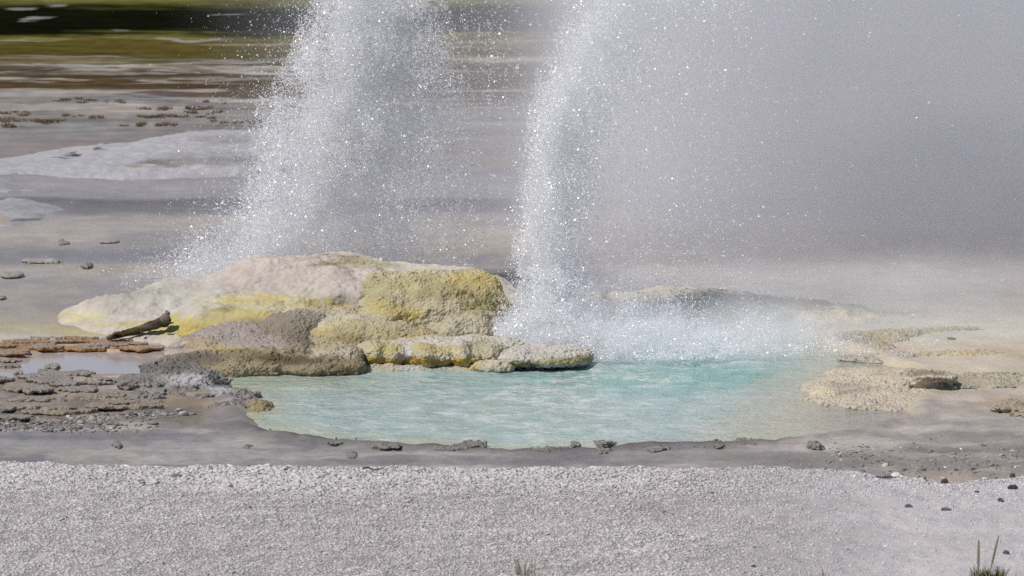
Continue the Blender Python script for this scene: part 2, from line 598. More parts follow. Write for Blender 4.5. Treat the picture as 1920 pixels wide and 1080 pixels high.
    # pool bed and its rim
    d = poly_sd(POOL, X, Y) + 0.16 * fbm(X / 0.5, Y / 0.5, 0, 14, 4)
    rim = np.exp(-((d - 0.17) / 0.16) ** 2) * sstep(760, 800, py)
    mix(rim * 0.6 * sstep(1500, 1350, px), (108, 104, 102))
    mix(np.exp(-((d - 0.14 - 0.1 * sk) / 0.07) ** 2) * 0.75 * sstep(790, 812, py) * sstep(1560, 1450, px), (84, 80, 80))
    mix(np.exp(-((d - 0.01) / 0.07) ** 2) * 0.7, (176, 168, 128))
    mix(sstep(0.02, -0.15, d), (196, 196, 176))
    # left terraces
    t = sstep(430, 340, px) * sstep(690, 712, py) * sstep(806, 790, py)
    n5 = fbm(X / 0.35, Y / 0.45, 0, 65, 5)
    mix(t * 0.9, (150, 137, 122))
    mix(t * sstep(0.05, 0.25, n5) * 0.8, (112, 106, 102))
    mix(t * sstep(0.1, 0.3, -n5) * 0.7, (164, 152, 138))
    mix(sstep(0, 18, 120 - np.abs(px - 300)) * sstep(735, 745, py) * sstep(775, 760, py) * 0.5, (158, 138, 108))
    d2 = np.minimum(poly_sd(SHALLOW, X, Y), poly_sd(SHALLOW_B, X, Y))
    mix(sstep(0.12, -0.02, d2), (186, 174, 166))
    mix(sstep(1.15, 0.4, np.sqrt(((px + 20 * n3 - 1640) / 160) ** 2 + ((py + 5 * n4 - 728) / 24) ** 2)) * 0.85, (190, 178, 152))
    # yellow mats beside the mound
    for x0, y0, rx, ry, col in ((200, 622, 150, 10, (192, 180, 122)), (350, 630, 90, 16, (196, 176, 84)), (60, 616, 140, 9, (176, 168, 140)), (130, 634, 150, 6, (190, 186, 174))):
        dd = np.sqrt(((px + 20 * n3 - x0) / rx) ** 2 + ((py + 5 * n4 - y0) / ry) ** 2)
        mix(sstep(1.1, 0.5, dd) * 0.85, col)
    # the gravel bank's bed
    s = gravel_edge(X) - Y
    mix(sstep(-0.08, 0.02, s) * sstep(3.0, 1.5, X), (150, 145, 146))
    mix(sstep(-0.05, 0.3, s) * sstep(1.0, 2.6, X), (184, 181, 184))
    f1 = fbm(X / 0.16, Y / 0.34, 0, 181, 4)
    f2 = fbm(X / 0.7, Y / 0.5, 0, 182, 4)
    f3 = fbm(X / 1.1, Y / 0.30, 0, 183, 4, 0.65)
    st = 1 + (0.16 * f1 + 0.16 * f2) * (0.6 + 0.9 * far) + 0.45 * f3 * far
    tint = np.array([1.13, 1.09, 1.04]) * (1 + far[:, None] * np.array([-0.07, -0.02, -0.09]))
    return np.clip(c * st[:, None] * tint, 0.003, 0.85)


def axis(dense, outer, grow=1.35):
    a = list(dense)
    st = dense[1] - dense[0]
    lo = []
    x, q = a[0], st
    while x > outer[0]:
        q *= grow
        x -= q
        lo.append(x)
    hi = []
    x, q = a[-1], dense[-1] - dense[-2]
    while x < outer[1]:
        q *= grow
        x += q
        hi.append(x)
    return np.array(lo[::-1] + a + hi)


gx = axis(np.arange(-8.6, 8.6, 0.026), (-2500, 2500))
gyv = axis(np.concatenate([np.arange(28.5, 45, 0.03), np.arange(45, 80, 0.065)]), (-40, 4000))
GX, GY = np.meshgrid(gx, gyv, indexing='ij')
gz = ground_z(GX, GY)
nX, nY = len(gx), len(gyv)
GV = np.stack([GX, GY, gz], -1).reshape(-1, 3)
ii = np.arange(nX * nY).reshape(nX, nY)
GQ = np.stack([ii[:-1, :-1], ii[1:, :-1], ii[1:, 1:], ii[:-1, 1:]], -1).reshape(-1, 4)
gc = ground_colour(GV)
gpx, gpy = project(np.stack([GV[:, 0], GV[:, 1], 0 * GV[:, 0]], -1))
gs = gravel_edge(GV[:, 0]) - GV[:, 1]
gw = (0.7 * sstep(150, 180, gpy) + 0.0) * sstep(0.05, -0.05, gs)
gw *= 0.55 + 0.45 * sstep(-0.3, 0.3, fbm(GV[:, 0] / 1.2, GV[:, 1] / 2.0, 0, 71, 4))
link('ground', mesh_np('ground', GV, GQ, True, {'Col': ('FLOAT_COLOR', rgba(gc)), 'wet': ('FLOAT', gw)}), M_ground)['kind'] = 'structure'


def G(px, py, z=0.0):
    x, y = on_ground(px, py, z)
    x, y = float(x), float(y)
    return x, y, float(ground_z(np.array([x]), np.array([y]))[0])


# ------------------------------------------------------------------ water
def water_material(name, wave, scale, rough):
    k = Nd(name)
    tc = k.n('TexCoord').outputs['Object']
    at = k.n('Attribute', attribute_name='Col').outputs['Color']
    mp = k.n('Mapping', {0: tc, 'Scale': (0.55, 1.0, 1.0)}).outputs[0]
    n1 = k.n('TexNoise', {'Vector': mp, 'Scale': scale, 'Detail': 4.0, 'Roughness': 0.6, 'Distortion': 0.6})
    n2 = k.n('TexNoise', {'Vector': tc, 'Scale': scale * 3.1, 'Detail': 3.0})
    h = k.math('ADD', n1.outputs[0], k.mul(n2.outputs[0], 0.35))
    b = k.n('Bump', {'Height': h, 'Strength': 1.0, 'Distance': wave})
    p = k.n('BsdfPrincipled', {'Base Color': at, 'Normal': b.outputs[0], 'Roughness': rough, 'IOR': 1.33})
    k.t.links.new(p.outputs[0], k.out.inputs[0])
    return k.m


def water_sheet(name, poly, colour, mat, step=0.02, waves=0.0, grow=0.35):
    lo, hi = poly.min(0) - grow, poly.max(0) + grow
    xs, ys = np.arange(lo[0], hi[0], step), np.arange(lo[1], hi[1], step * 1.3)
    X, Y = np.meshgrid(xs, ys, indexing='ij')
    z = np.full(X.shape, WATER_Z)
    if waves:
        px, py = project(np.stack([X, Y, z], -1))
        st = (0.55 + 1.6 * np.exp(-(((px - 1180) / 330) ** 2 + ((py - 650) / 45) ** 2))) * sstep(1600, 1350, px) + 0.1
        z = z + waves * st * (fbm(X / 0.24, Y / 0.20, 0, 120, 4) + 0.5 * fbm(X / 0.5, Y / 0.6, 0, 121, 2))
    ok = poly_sd(poly, X, Y) < grow
    i = np.arange(X.size).reshape(X.shape)
    Q = np.stack([i[:-1, :-1], i[1:, :-1], i[1:, 1:], i[:-1, 1:]], -1)
    Q = Q[ok[:-1, :-1] & ok[1:, 1:]].reshape(-1, 4)
    used = np.unique(Q)
    mp = np.full(X.size, -1)
    mp[used] = np.arange(len(used))
    V = np.stack([X, Y, z], -1).reshape(-1, 3)[used]
    me = mesh_np(name, V, mp[Q], True, {'Col': ('FLOAT_COLOR', rgba(colour(V)))})
    o = link(name, me, mat)
    o['kind'] = 'structure'
    return o


def pool_colour(P):
    X, Y = P[:, 0], P[:, 1]
    px, py = project(P)
    n = fbm(X / 0.5, Y / 0.9, 0, 130, 5)
    n2 = fbm(X / 0.15, Y / 0.17, 0, 131, 4, 0.6)
    d = poly_sd(POOL, X, Y) + 0.16 * fbm(X / 0.5, Y / 0.5, 0, 14, 4)
    c = np.tile(lin((174, 195, 193)), (len(P), 1))

    def mix(m, col):
        nonlocal c
        c = c * (1 - m[:, None]) + lin(col) * m[:, None]
    deep = np.exp(-(((px + 60 * n - 1390) / 190) ** 2 + ((py + 12 * n - 705) / 26) ** 2))
    mix(deep, (104, 170, 166))
    deep = np.exp(-(((px + 60 * n - 1180) / 260) ** 2 + ((py + 12 * n - 715) / 24) ** 2))
    mix(deep * 0.8, (128, 182, 177))
    mix(sstep(0.0, 0.3, n) * 0.35, (184, 196, 178))
    mix(sstep(0.05, 0.28, n2) * 0.28, (222, 228, 222))  # light streaks on the waves, painted into the water colour
    rd = 1 - np.abs(fbm(X / 0.42, Y / 0.36, 0, 133, 4, 0.6)) * 2.2
    mix(sstep(0.78, 1.0, rd) * (0.25 + 0.5 * sstep(-0.2, 0.3, n)), (226, 232, 228))  # thin pale threads: ripple glints painted into the colour
    mix(sstep(0.05, 0.3, -n2) * 0.35, (152, 178, 170))
    dc = poly_sd(POOL_CORE, X, Y) + 0.5 * n
    mix(sstep(1200, 1450, px) * sstep(-1.1, 0.1, dc) * 0.95, (190, 184, 162))
    mix(sstep(1350, 1500, px) * sstep(0.0, 0.9, dc) * 0.95, (172, 164, 156))
    mix(sstep(-0.55, 0.0, d) * 0.8 * sstep(-0.4, 0.3, n2 + 0.3) * sstep(1500, 1350, px), (190, 192, 164))
    mix(np.exp(-(((px - 560) / 150) ** 2 + ((py - 715) / 18) ** 2)) * 0.8, (176, 182, 156))
    foam = np.exp(-(((px - 1180) / 330) ** 2 + ((py - 640) / 28) ** 2))
    mix(np.clip(foam * 1.4 * sstep(-0.45, 0.1, n2), 0, 0.9), (204, 218, 230))
    return np.clip(c * 0.82, 0, 0.85)


M_pool = water_material('milky_hot_water', 0.045, 7.0, 0.10)
M_shallow = water_material('still_milky_water', 0.002, 6.0, 0.08)
water_sheet('water', POOL, pool_colour, M_pool, 0.02, 0.022)


def shallow_colour(P):
    n = fbm(P[:, 0] / 0.8, P[:, 1] / 1.2, 0, 140, 4)
    c = 0.85 * lin((190, 176, 168)) * (1 + 0.12 * n[:, None])
    return c


water_sheet('shallow_water', SHALLOW, shallow_colour, M_shallow, 0.05, 0, 0.25)
water_sheet('shallow_water', SHALLOW_B, shallow_colour, M_shallow, 0.05, 0, 0.25)

# ------------------------------------------------------------------ the geyser mound
mound = empty('geyser_mound', G(560, 640))
tag(mound, 'large pale and yellow sinter mound in front of the left jet', 'geyser mound')
p_dome = painter((196, 182, 168), [
    (330, 560, 200, 60, (192, 184, 172)), (440, 525, 50, 30, (196, 178, 166)), (230, 560, 60, 22, (168, 160, 142), 0.7), (290, 545, 50, 14, (172, 164, 146), 0.7),
    (150, 595, 60, 10, (200, 190, 140)), (260, 612, 120, 10, (194, 182, 128)), (500, 566, 150, 22, (198, 186, 140)), (505, 556, 50, 7, (206, 180, 90)), (440, 564, 40, 8, (200, 178, 104)),
    (610, 568, 50, 7, (202, 178, 96)), (440, 596, 90, 22, (188, 174, 116)), (380, 622, 100, 20, (200, 176, 84)), (470, 590, 70, 12, (200, 178, 100)), (345, 603, 40, 8, (204, 184, 96)), (420, 580, 30, 7, (166, 150, 106)), (470, 610, 60, 10, (176, 158, 100)),
    (640, 490, 60, 8, (150, 138, 98)), (700, 492, 60, 8, (184, 174, 140)), (480, 530, 60, 30, (192, 176, 164), 0.6)], 10, gain=1.06, sat=0.74)
rock('dome', [E(560, 590, 41.0, 205, 0.95, 112), E(640, 575, 41.2, 150, 0.8, 95), E(430, 600, 40.9, 120, 0.8, 88), E(470, 615, 40.2, 170, 0.55, 48),
     E(635, 548, 40.5, 55, 0.3, 30), E(668, 566, 40.4, 18, 0.16, 16), E(590, 560, 40.5, 60, 0.35, 24),
     E(315, 606, 40.9, 110, 0.7, 78), E(215, 610, 40.8, 75, 0.55, 58), E(150, 606, 40.75, 50, 0.35, 24), E(290, 622, 40.3, 150, 0.45, 28), E(330, 640, 39.7, 110, 0.35, 26), E(400, 628, 40.0, 80, 0.4, 34)],
     M_smooth, p_dome, mound, k=0.13, lump=(0.075, 0.36), knob=(0.008, 0.05), fine=(0.005, 0.03), seed=3)
p_yel = painter((186, 170, 122), [
    (700, 540, 40, 40, (176, 162, 100)), (720, 580, 50, 20, (190, 164, 80)), (760, 592, 40, 12, (196, 166, 74)), (880, 530, 80, 30, (192, 162, 70)), (930, 545, 40, 40, (198, 172, 96)),
    (870, 605, 80, 24, (180, 166, 128)), (800, 500, 120, 14, (196, 180, 132)), (820, 545, 60, 22, (166, 148, 92)), (900, 570, 40, 24, (150, 136, 76)), (760, 530, 50, 22, (186, 170, 104))], 12, gain=1.22, sat=0.58)
rock('yellow_flank', [E(780, 612, 40.45, 110, 0.50, 102), E(895, 625, 40.5, 72, 0.5, 112), E(850, 610, 40.5, 110, 0.5, 104), E(870, 622, 39.95, 75, 0.40, 46), E(740, 606, 40.15, 70, 0.40, 72), E(820, 590, 40.1, 80, 0.35, 50), E(715, 575, 40.45, 50, 0.35, 64), E(945, 648, 40.6, 60, 0.4, 80), E(985, 642, 40.7, 46, 0.35, 60)],
     M_knob, p_yel, mound, h=0.008, stretch=1.9, k=0.06, lump=(0.075, 0.22), knob=(0.014, 0.045), fine=(0.007, 0.024), seed=15)
rock('back_ridge', [E(720, 580, 41.2, 190, 0.6, 90), E(850, 592, 41.1, 135, 0.6, 92), E(930, 610, 41.0, 70, 0.5, 70), E(655, 500, 41.15, 50, 0.2, 18)],
     M_smooth, painter((202, 192, 172), [(840, 512, 60, 8, (160, 156, 146)), (900, 520, 50, 20, (196, 172, 96)), (650, 492, 40, 9, (150, 136, 92)), (700, 495, 40, 8, (170, 156, 110))], 8, gain=1.1),
     mound, k=0.06, lump=(0.05, 0.3), knob=(0.008, 0.05), seed=21)
p_apr = painter((168, 152, 138), [
    (560, 615, 70, 26, (142, 127, 104)), (600, 640, 60, 16, (134, 119, 90)), (500, 600, 60, 18, (150, 135, 114)), (440, 635, 90, 24, (172, 156, 144)), (480, 658, 160, 7, (184, 160, 84)), (380, 642, 40, 10, (176, 152, 110))], 10, gain=1.1)
rock('knobbly_apron', [E(470, 656, 39.75, 135, 0.50, 56), E(560, 640, 39.8, 80, 0.45, 60), E(400, 652, 39.6, 75, 0.4, 30), E(520, 658, 39.3, 140, 0.35, 20)],
     M_knob, p_apr, mound, k=0.06, lump=(0.05, 0.3), knob=(0.018, 0.05), fine=(0.009, 0.024), seed=31)
p_ter = painter((182, 164, 116), [
    (690, 592, 110, 16, (200, 186, 148)), (640, 606, 70, 8, (204, 178, 88)), (600, 610, 50, 10, (196, 170, 80)), (760, 640, 60, 10, (160, 138, 84)), (660, 634, 40, 14, (158, 138, 84)), (720, 625, 50, 14, (184, 164, 108)), (790, 636, 36, 14, (192, 160, 84)), (610, 600, 90, 12, (198, 184, 150))], 9, gain=1.12, sat=0.64)
rock('middle_terrace', [E(660, 640, 39.75, 130, 0.50, 50), E(740, 645, 39.6, 85, 0.40, 38), E(600, 615, 40.1, 120, 0.5, 40), E(790, 645, 39.45, 34, 0.22, 18)],
     M_knob, p_ter, mound, k=0.06, lump=(0.05, 0.28), knob=(0.017, 0.05), fine=(0.008, 0.024), seed=37)

# ------------------------------------------------------------------ ledge and banks along the pool
ledge = empty('sinter_ledge', G(900, 690))
tag(ledge, 'row of rounded yellow and cream lobes along the pool, ending in a flat tongue', 'sinter ledge')
p_ledge = painter((190, 176, 142), [
    (890, 640, 180, 10, (202, 192, 176)), (765, 668, 12, 26, (206, 200, 194)), (840, 660, 14, 20, (204, 194, 172)), (720, 655, 40, 16, (196, 176, 110)), (820, 655, 50, 14, (192, 174, 116)),
    (700, 678, 60, 7, (190, 146, 42)), (790, 678, 55, 7, (186, 144, 44)), (860, 678, 50, 8, (186, 148, 48)), (915, 680, 40, 7, (188, 152, 60)), (900, 650, 40, 16, (180, 168, 132)), (740, 690, 60, 6, (190, 176, 132))], 5, gain=1.15, sat=0.72)
rock('lobed_rim', [E(820, 653, 38.72, 150, 0.40, 15), E(900, 646, 38.8, 80, 0.36, 13), E(730, 660, 38.6, 60, 0.3, 15),
     E(700, 664, 38.45, 30, 0.20, 24), E(738, 668, 38.42, 18, 0.17, 21), E(768, 672, 38.48, 12, 0.14, 17), E(797, 666, 38.4, 27, 0.21, 24), E(833, 668, 38.43, 18, 0.19, 22),
     E(866, 665, 38.4, 24, 0.21, 26), E(893, 668, 38.44, 13, 0.16, 20), E(920, 665, 38.42, 26, 0.2, 22), E(946, 672, 38.4, 14, 0.14, 13)], M_knob, p_ledge, ledge, h=0.007,
     k=0.040, lump=(0.028, 0.16), knob=(0.011, 0.042), fine=(0.006, 0.022), stretch=1.5, seed=41)
p_tongue = painter((200, 190, 172), [(1000, 652, 110, 8, (204, 192, 180)), (1060, 678, 70, 8, (164, 156, 88)), (970, 682, 34, 8, (150, 140, 80)), (1000, 684, 16, 8, (132, 122, 100)), (930, 684, 26, 8, (194, 182, 146)), (1095, 672, 22, 8, (140, 130, 84))], 5, gain=1.1)
rock('tongue', [E(1020, 667, 38.55, 90, 0.40, 18), E(970, 670, 38.4, 45, 0.25, 18), E(1065, 668, 38.5, 44, 0.28, 16)], M_knob, p_tongue, ledge, h=0.007,
     k=0.03, lump=(0.018, 0.2), knob=(0.012, 0.05), fine=(0.006, 0.024), seed=47)
rock('footing', [E(720, 694, 38.3, 60, 0.14, 9), E(800, 696, 38.3, 70, 0.12, 7), E(870, 694, 38.3, 50, 0.12, 7), E(925, 688, 38.25, 40, 0.16, 13)], M_knob,
     painter((196, 184, 150), [(770, 690, 20, 10, (198, 192, 184)), (880, 692, 20, 6, (206, 176, 96))], 5, gain=1.05), ledge, h=0.007, k=0.05, lump=(0.035, 0.12), knob=(0.008, 0.04), seed=49)

bank = empty('pool_bank', G(540, 695))
tag(bank, 'olive brown crusted bank at the left rear of the pool, below the mound', 'rock bank')
p_bank = painter((146, 130, 92), [
    (620, 655, 60, 16, (176, 164, 134)), (560, 645, 110, 10, (164, 148, 104)), (540, 672, 90, 12, (104, 90, 62)), (640, 690, 40, 10, (112, 98, 66)), (430, 692, 50, 12, (150, 134, 96)), (380, 672, 60, 12, (112, 102, 84)),
    (330, 680, 60, 16, (106, 100, 92)), (500, 650, 80, 8, (160, 146, 116)), (670, 690, 16, 14, (130, 114, 74))], 8, gain=1.25)
rock('rounded_end', [E(625, 678, 38.3, 52, 0.35, 36), E(665, 690, 38.15, 22, 0.2, 18), E(655, 668, 38.25, 26, 0.2, 16), E(640, 690, 38.05, 40, 0.15, 14)], M_knob, p_bank, bank, h=0.008,
     k=0.03, lump=(0.03, 0.25), knob=(0.016, 0.05), fine=(0.008, 0.024), seed=51)
rock('crusted_rim', [E(520, 684, 38.25, 90, 0.32, 30), E(440, 690, 38.2, 70, 0.34, 28), E(375, 690, 38.3, 60, 0.34, 26), E(330, 684, 38.4, 36, 0.25, 17), E(580, 690, 38.1, 60, 0.25, 18), E(480, 675, 38.6, 120, 0.3, 18)], M_knob, p_bank, bank, h=0.008,
     k=0.035, lump=(0.04, 0.22), knob=(0.020, 0.055), fine=(0.009, 0.024), seed=53)


def stone(name, prims, mat, paint, label, cat='rock', group=None, **kw):
    o = rock(name, prims, mat, paint, None, **kw)
    tag(o, label, cat, group)
    return o


p_grey = painter((132, 125, 120), [
    (330, 680, 60, 14, (122, 114, 100)), (360, 715, 80, 14, (168, 164, 164)), (400, 735, 50, 12, (172, 168, 168)), (300, 690, 60, 10, (112, 106, 100)), (420, 720, 30, 14, (88, 82, 76)), (345, 735, 60, 10, (132, 122, 114))], 9, gain=1.25)
stone('crusted_rock', [E(325, 712, 37.6, 66, 0.35, 32), E(372, 726, 37.35, 44, 0.3, 34), E(420, 744, 36.95, 40, 0.24, 14), E(448, 748, 36.95, 18, 0.14, 12), E(300, 728, 37.3, 50, 0.35, 12),
       SL(315, 694, 37.75, 50, 0.3, 4, 1.3), SL(300, 712, 37.45, 66, 0.3, 4, 7.7), SL(355, 722, 37.2, 72, 0.3, 5, 3.1), SL(320, 736, 37.0, 62, 0.3, 4, 9.2), SL(400, 738, 36.95, 66, 0.25, 5, 5.5), SL(345, 752, 36.75, 90, 0.22, 4, 12.4)], M_grey, p_grey,
      'dark grey crusted rock with whitish patches at the left tip of the pool', h=0.008, k=0.018, lump=(0.05, 0.16), knob=(0.017, 0.05), fine=(0.010, 0.026), seed=61)
stone('crusted_rock', [E(390, 782, 36.3, 72, 0.24, 18), E(430, 775, 36.4, 55, 0.24, 22), E(345, 790, 36.15, 50, 0.22, 12), E(488, 768, 36.4, 26, 0.2, 17)], M_grey,
      painter((124, 116, 108), [(490, 765, 32, 22, (156, 140, 92)), (400, 770, 60, 10, (142, 134, 128)), (440, 790, 50, 8, (90, 84, 78)), (360, 792, 40, 10, (108, 102, 98))], 7, gain=1.2),
      'low knobbly grey rock with an olive end jutting into the pool corner', h=0.008, k=0.03, lump=(0.04, 0.2), knob=(0.028, 0.06), fine=(0.014, 0.03), seed=63)
stone('crusted_rock', [E(120, 757, 36.6, 22, 0.2, 14), E(95, 762, 36.6, 26, 0.2, 8)], M_grey, painter((118, 112, 110), [(105, 748, 16, 8, (160, 156, 156))], 4),
      'small dark knob of crust among the left terraces', h=0.008, k=0.02, lump=(0.03, 0.15), knob=(0.014, 0.05), fine=(0.01, 0.03), seed=65)
stone('crusted_rock', [E(500, 815, 35.45, 50, 0.16, 7), E(540, 824, 35.3, 30, 0.12, 5), E(465, 805, 35.6, 30, 0.15, 6)], M_grey, painter((112, 106, 100), [(520, 818, 30, 6, (92, 86, 64))], 4),
      'thin dark lip of crust at the front left corner of the pool', h=0.007, k=0.02, lump=(0.02, 0.15), knob=(0.014, 0.045), fine=(0.008, 0.025), seed=66)

# dark wet lips along the pool's front edge
LIPS = [(640, 829, 60, 3.5), (740, 836, 60, 3), (850, 840, 70, 4), (880, 832, 45, 3), (1015, 843, 40, 3.5), (1060, 841, 45, 4.5), (1080, 834, 13, 6), (1140, 829, 30, 2.5), (1135, 844, 30, 3.5), (1220, 842, 60, 3),
        (1300, 838, 45, 4.5), (1350, 834, 40, 4), (1400, 830, 40, 5), (1420, 829, 40, 2.4), (1525, 834, 26, 4), (660, 854, 24, 5), (470, 838, 20, 4), (222, 834, 16, 4)]
for q, (x0, y0, rx, ry) in enumerate(LIPS):
    yy = gy(y0)
    prims = [E(x0 + RNG.uniform(-.4, .4) * rx, y0 + 2 + RNG.uniform(-1.5, 1.5), yy + RNG.uniform(-.1, .1), rx * RNG.uniform(.12, .4), 0.03 + 0.014 * ry, ry * RNG.uniform(.45, .95)) for _ in range(6)]
    o = rock('crust_lip', prims, M_grey, painter((138, 133, 129), [(x0, y0 - 2, rx, 2, (152, 146, 130))], 3), None, wet=0.4, h=0.008, k=0.02, lump=(0.018, 0.12), knob=(0.012, 0.045), fine=(0.006, 0.025), floor=-0.08, seed=200 + q)
    where = ('in the grey wet channel before the gravel' if y0 > 846 or x0 < 480 else 'on the right shore of the pool' if x0 > 1420 else 'along the front edge of the turquoise pool')
    tag(o, 'small dark wet lip of crust ' + where, 'crust lip', 'dark crust lips around the pool')

# flat crust plates of the left terraces
PLATES = [(95, 684, 15, 4, 'g'), (35, 695, 11, 3, 'g'), (143, 696, 26, 4.5, 'g'), (120, 706, 42, 5, 'g'), (57, 713, 20, 4, 'g'), (167, 712, 48, 4, 'g'), (96, 720, 40, 6, 'g'), (60, 738, 30, 6, 'g'),
          (33, 734, 22, 4, 'g'), (115, 730, 25, 3.5, 'g'), (152, 738, 30, 5, 'g'), (195, 742, 26, 5, 'g'), (255, 709, 56, 4, 'g'), (290, 735, 24, 5, 'g'), (20, 672, 22, 2.5, 'g'), (12, 681, 22, 2.5, 'g'), (15, 662, 36, 5, 'o'),
          (85, 641, 70, 3.5, 'o'), (28, 648, 60, 4, 'o'), (70, 652, 38, 4, 'o'), (140, 636, 36, 3, 'o'), (200, 641, 44, 3.5, 'o'), (165, 650, 56, 4, 'o'), (265, 651, 44, 5, 'o'), (225, 647, 40, 4, 'o'),
          (210, 752, 56, 4, 'b'), (60, 752, 36, 4, 'g'), (270, 757, 34, 4, 'b'), (30, 768, 40, 5, 'g'), (120, 775, 60, 4, 'b'), (230, 768, 56, 4, 'b'), (25, 785, 40, 4, 'g'), (90, 790, 30, 3, 'g'), (3, 720, 20, 3, 'g'), (330, 705, 30, 3, 'g'), (300, 762, 24, 3, 'b')]
PC = {'g': painter((156, 143, 129), [], 4, gain=1.1), 'b': painter((156, 140, 118), [], 4, gain=1.1), 'o': painter((164, 146, 126), [], 4, gain=1.1)}
for q, (x0, y0, rx, ry, t) in enumerate(PLATES):
    x, y, z = G(x0, y0)
    m = mpp(y)
    prims = [('s', x, y, max(z, WATER_Z) + 0.012, rx * m, ry * 0.024, 0.011, q * 3.7)]
    if rx > 44:
        prims.append(('s', x + RNG.uniform(-.4, .4) * rx * m, y + 0.03, max(z, WATER_Z) + 0.03, rx * m * 0.5, ry * 0.016, 0.010, q * 5.1))
    V, Q = build_sdf(prims, (0.009, 0.009, 0.005), k=0.008, lump=(0.010, 0.12), knob=(0.004, 0.03), floor=-0.1, seed=300 + q)
    c = PC[t](V)
    if t == 'o':      # rusty bacteria fringe low on the rim
        e = sstep(max(z, WATER_Z) + 0.028, max(z, WATER_Z) + 0.010, V[:, 2]) * 0.92
        e = np.maximum(e, 0.5 * sstep(0.1, 0.3, fbm(V[:, 0] * 5, V[:, 1] * 5, 0, 12, 3)))
        c = c * (1 - e[:, None]) + lin((170, 116, 54)) * e[:, None]
    me = mesh_np('crust_plate', V, Q, True, {'Col': ('FLOAT_COLOR', rgba(c)), 'wet': ('FLOAT', np.full(len(V), 0.2))})
    o = link('crust_plate', me, M_grey)
    lab = {'g': 'thin flat grey crust plate lying in the shallow left pools', 'b': 'thin flat brown crust plate on the terraces left of the grey rock',
           'o': 'thin crust plate with a rusty orange rim behind the shallow left pool'}[t]
    tag(o, lab, 'crust plate', {'g': 'grey crust plates of the left terraces', 'b': 'brown crust plates of the left terraces', 'o': 'orange rimmed crust plates'}[t])

# ------------------------------------------------------------------ right hand rocks
p_tan = painter((190, 176, 152), [(1600, 715, 80, 16, (194, 180, 156)), (1570, 735, 30, 8, (160, 148, 124)), (1740, 699, 44, 8, (146, 130, 106)), (1748, 712, 36, 3.5, (92, 78, 66)), (1600, 725, 60, 8, (170, 158, 140)), (1660, 700, 30, 6, (186, 166, 130)), (1540, 735, 30, 12, (198, 186, 150))], 6, gain=1.24, sat=0.75)  # thin dark strip at the right end is painted shade under the overhang
stone('sinter_rock', [E(1615, 734, 37.35, 92, 0.9, 20), E(1560, 742, 37.1, 50, 0.6, 10), E(1690, 730, 37.4, 100, 0.8, 20), E(1660, 740, 37.1, 140, 0.8, 8), E(1745, 705, 37.2, 46, 0.26, 8.5), E(1700, 710, 37.3, 50, 0.3, 9)], M_knob, p_tan,
      'low tan sinter rock with a crusted overhang painted dark as shade at its right end', h=0.008, k=0.05, lump=(0.035, 0.22), knob=(0.008, 0.04), fine=(0.005, 0.024), seed=71)
p_r = painter((188, 172, 132), [(1660, 636, 40, 12, (182, 162, 112)), (1640, 652, 40, 9, (180, 164, 128)), (1590, 632, 40, 14, (168, 156, 134)), (1610, 645, 40, 10, (160, 150, 130))], 6, gain=1.08)
stone('sinter_rock', [E(1665, 640, 39.7, 36, 0.3, 18), E(1605, 646, 39.6, 55, 0.35, 20), E(1650, 654, 39.2, 38, 0.22, 12), E(1700, 630, 40.1, 40, 0.3, 12)], M_knob, p_r,
      'lumpy yellowish rock cluster at the misty rear right of the pool', h=0.009, k=0.03, lump=(0.05, 0.22), knob=(0.012, 0.045), fine=(0.006, 0.026), seed=73)
stone('sinter_rock', [E(1760, 630, 40.2, 70, 0.3, 12), E(1820, 626, 40.3, 30, 0.2, 9), E(1720, 634, 40.1, 40, 0.25, 12)], M_knob, painter((186, 172, 132), [(1820, 620, 36, 6, (148, 138, 122))], 6, gain=1.05),
      'long low yellowish ridge running right behind the small grey boulder', h=0.009, k=0.03, lump=(0.03, 0.22), knob=(0.012, 0.045), fine=(0.006, 0.026), seed=75)
stone('boulder', [E(1783, 643, 39.7, 17, 0.12, 11), E(1795, 646, 39.65, 14, 0.1, 6)], M_smooth, painter((112, 104, 102), [], 3),
      'small rounded dark grey boulder on the pale flats at right', 'boulder', h=0.007, k=0.03, lump=(0.015, 0.12), seed=77)
stone('sinter_rock', [E(1800, 668, 38.9, 85, 0.22, 9), E(1880, 668, 38.9, 30, 0.2, 6), E(1730, 670, 38.85, 40, 0.2, 8)], M_knob, painter((196, 180, 140), [(1830, 664, 60, 6, (206, 182, 126))], 5, gain=1.05),
      'thin straw coloured ridge in front of the small grey boulder', h=0.009, k=0.03, lump=(0.02, 0.2), knob=(0.012, 0.045), fine=(0.006, 0.026), seed=79)
stone('sinter_rock', [E(1650, 675, 38.7, 50, 0.18, 9), E(1690, 672, 38.75, 30, 0.18, 9), E(1610, 672, 38.75, 40, 0.15, 6)], M_knob, painter((190, 180, 160), [(1670, 676, 24, 7, (140, 134, 116))], 5, gain=1.05),
      'grey cream ridge at the pool corner below the lumpy rock cluster', h=0.009, k=0.03, lump=(0.02, 0.2), knob=(0.012, 0.045), fine=(0.006, 0.026), seed=81)
stone('sinter_rock', [E(1860, 714, 37.5, 100, 0.35, 3.5), E(1800, 717, 37.4, 60, 0.3, 3)], M_knob, painter((184, 172, 144), [], 5, gain=1.05),
      'faint pale ridge reaching the right edge beyond the tan rock', h=0.009, k=0.03, lump=(0.015, 0.2), knob=(0.012, 0.045), fine=(0.006, 0.026), seed=83)
stone('sinter_rock', [E(1905, 760, 36.2, 32, 0.2, 4), E(1880, 763, 36.1, 20, 0.14, 3), E(1925, 774, 35.9, 24, 0.16, 3)], M_knob, painter((178, 162, 132), [], 5),
      'small brown crust patch at the right edge of the wet flats', h=0.009, k=0.03, lump=(0.02, 0.15), knob=(0.012, 0.045), fine=(0.006, 0.026), seed=85)
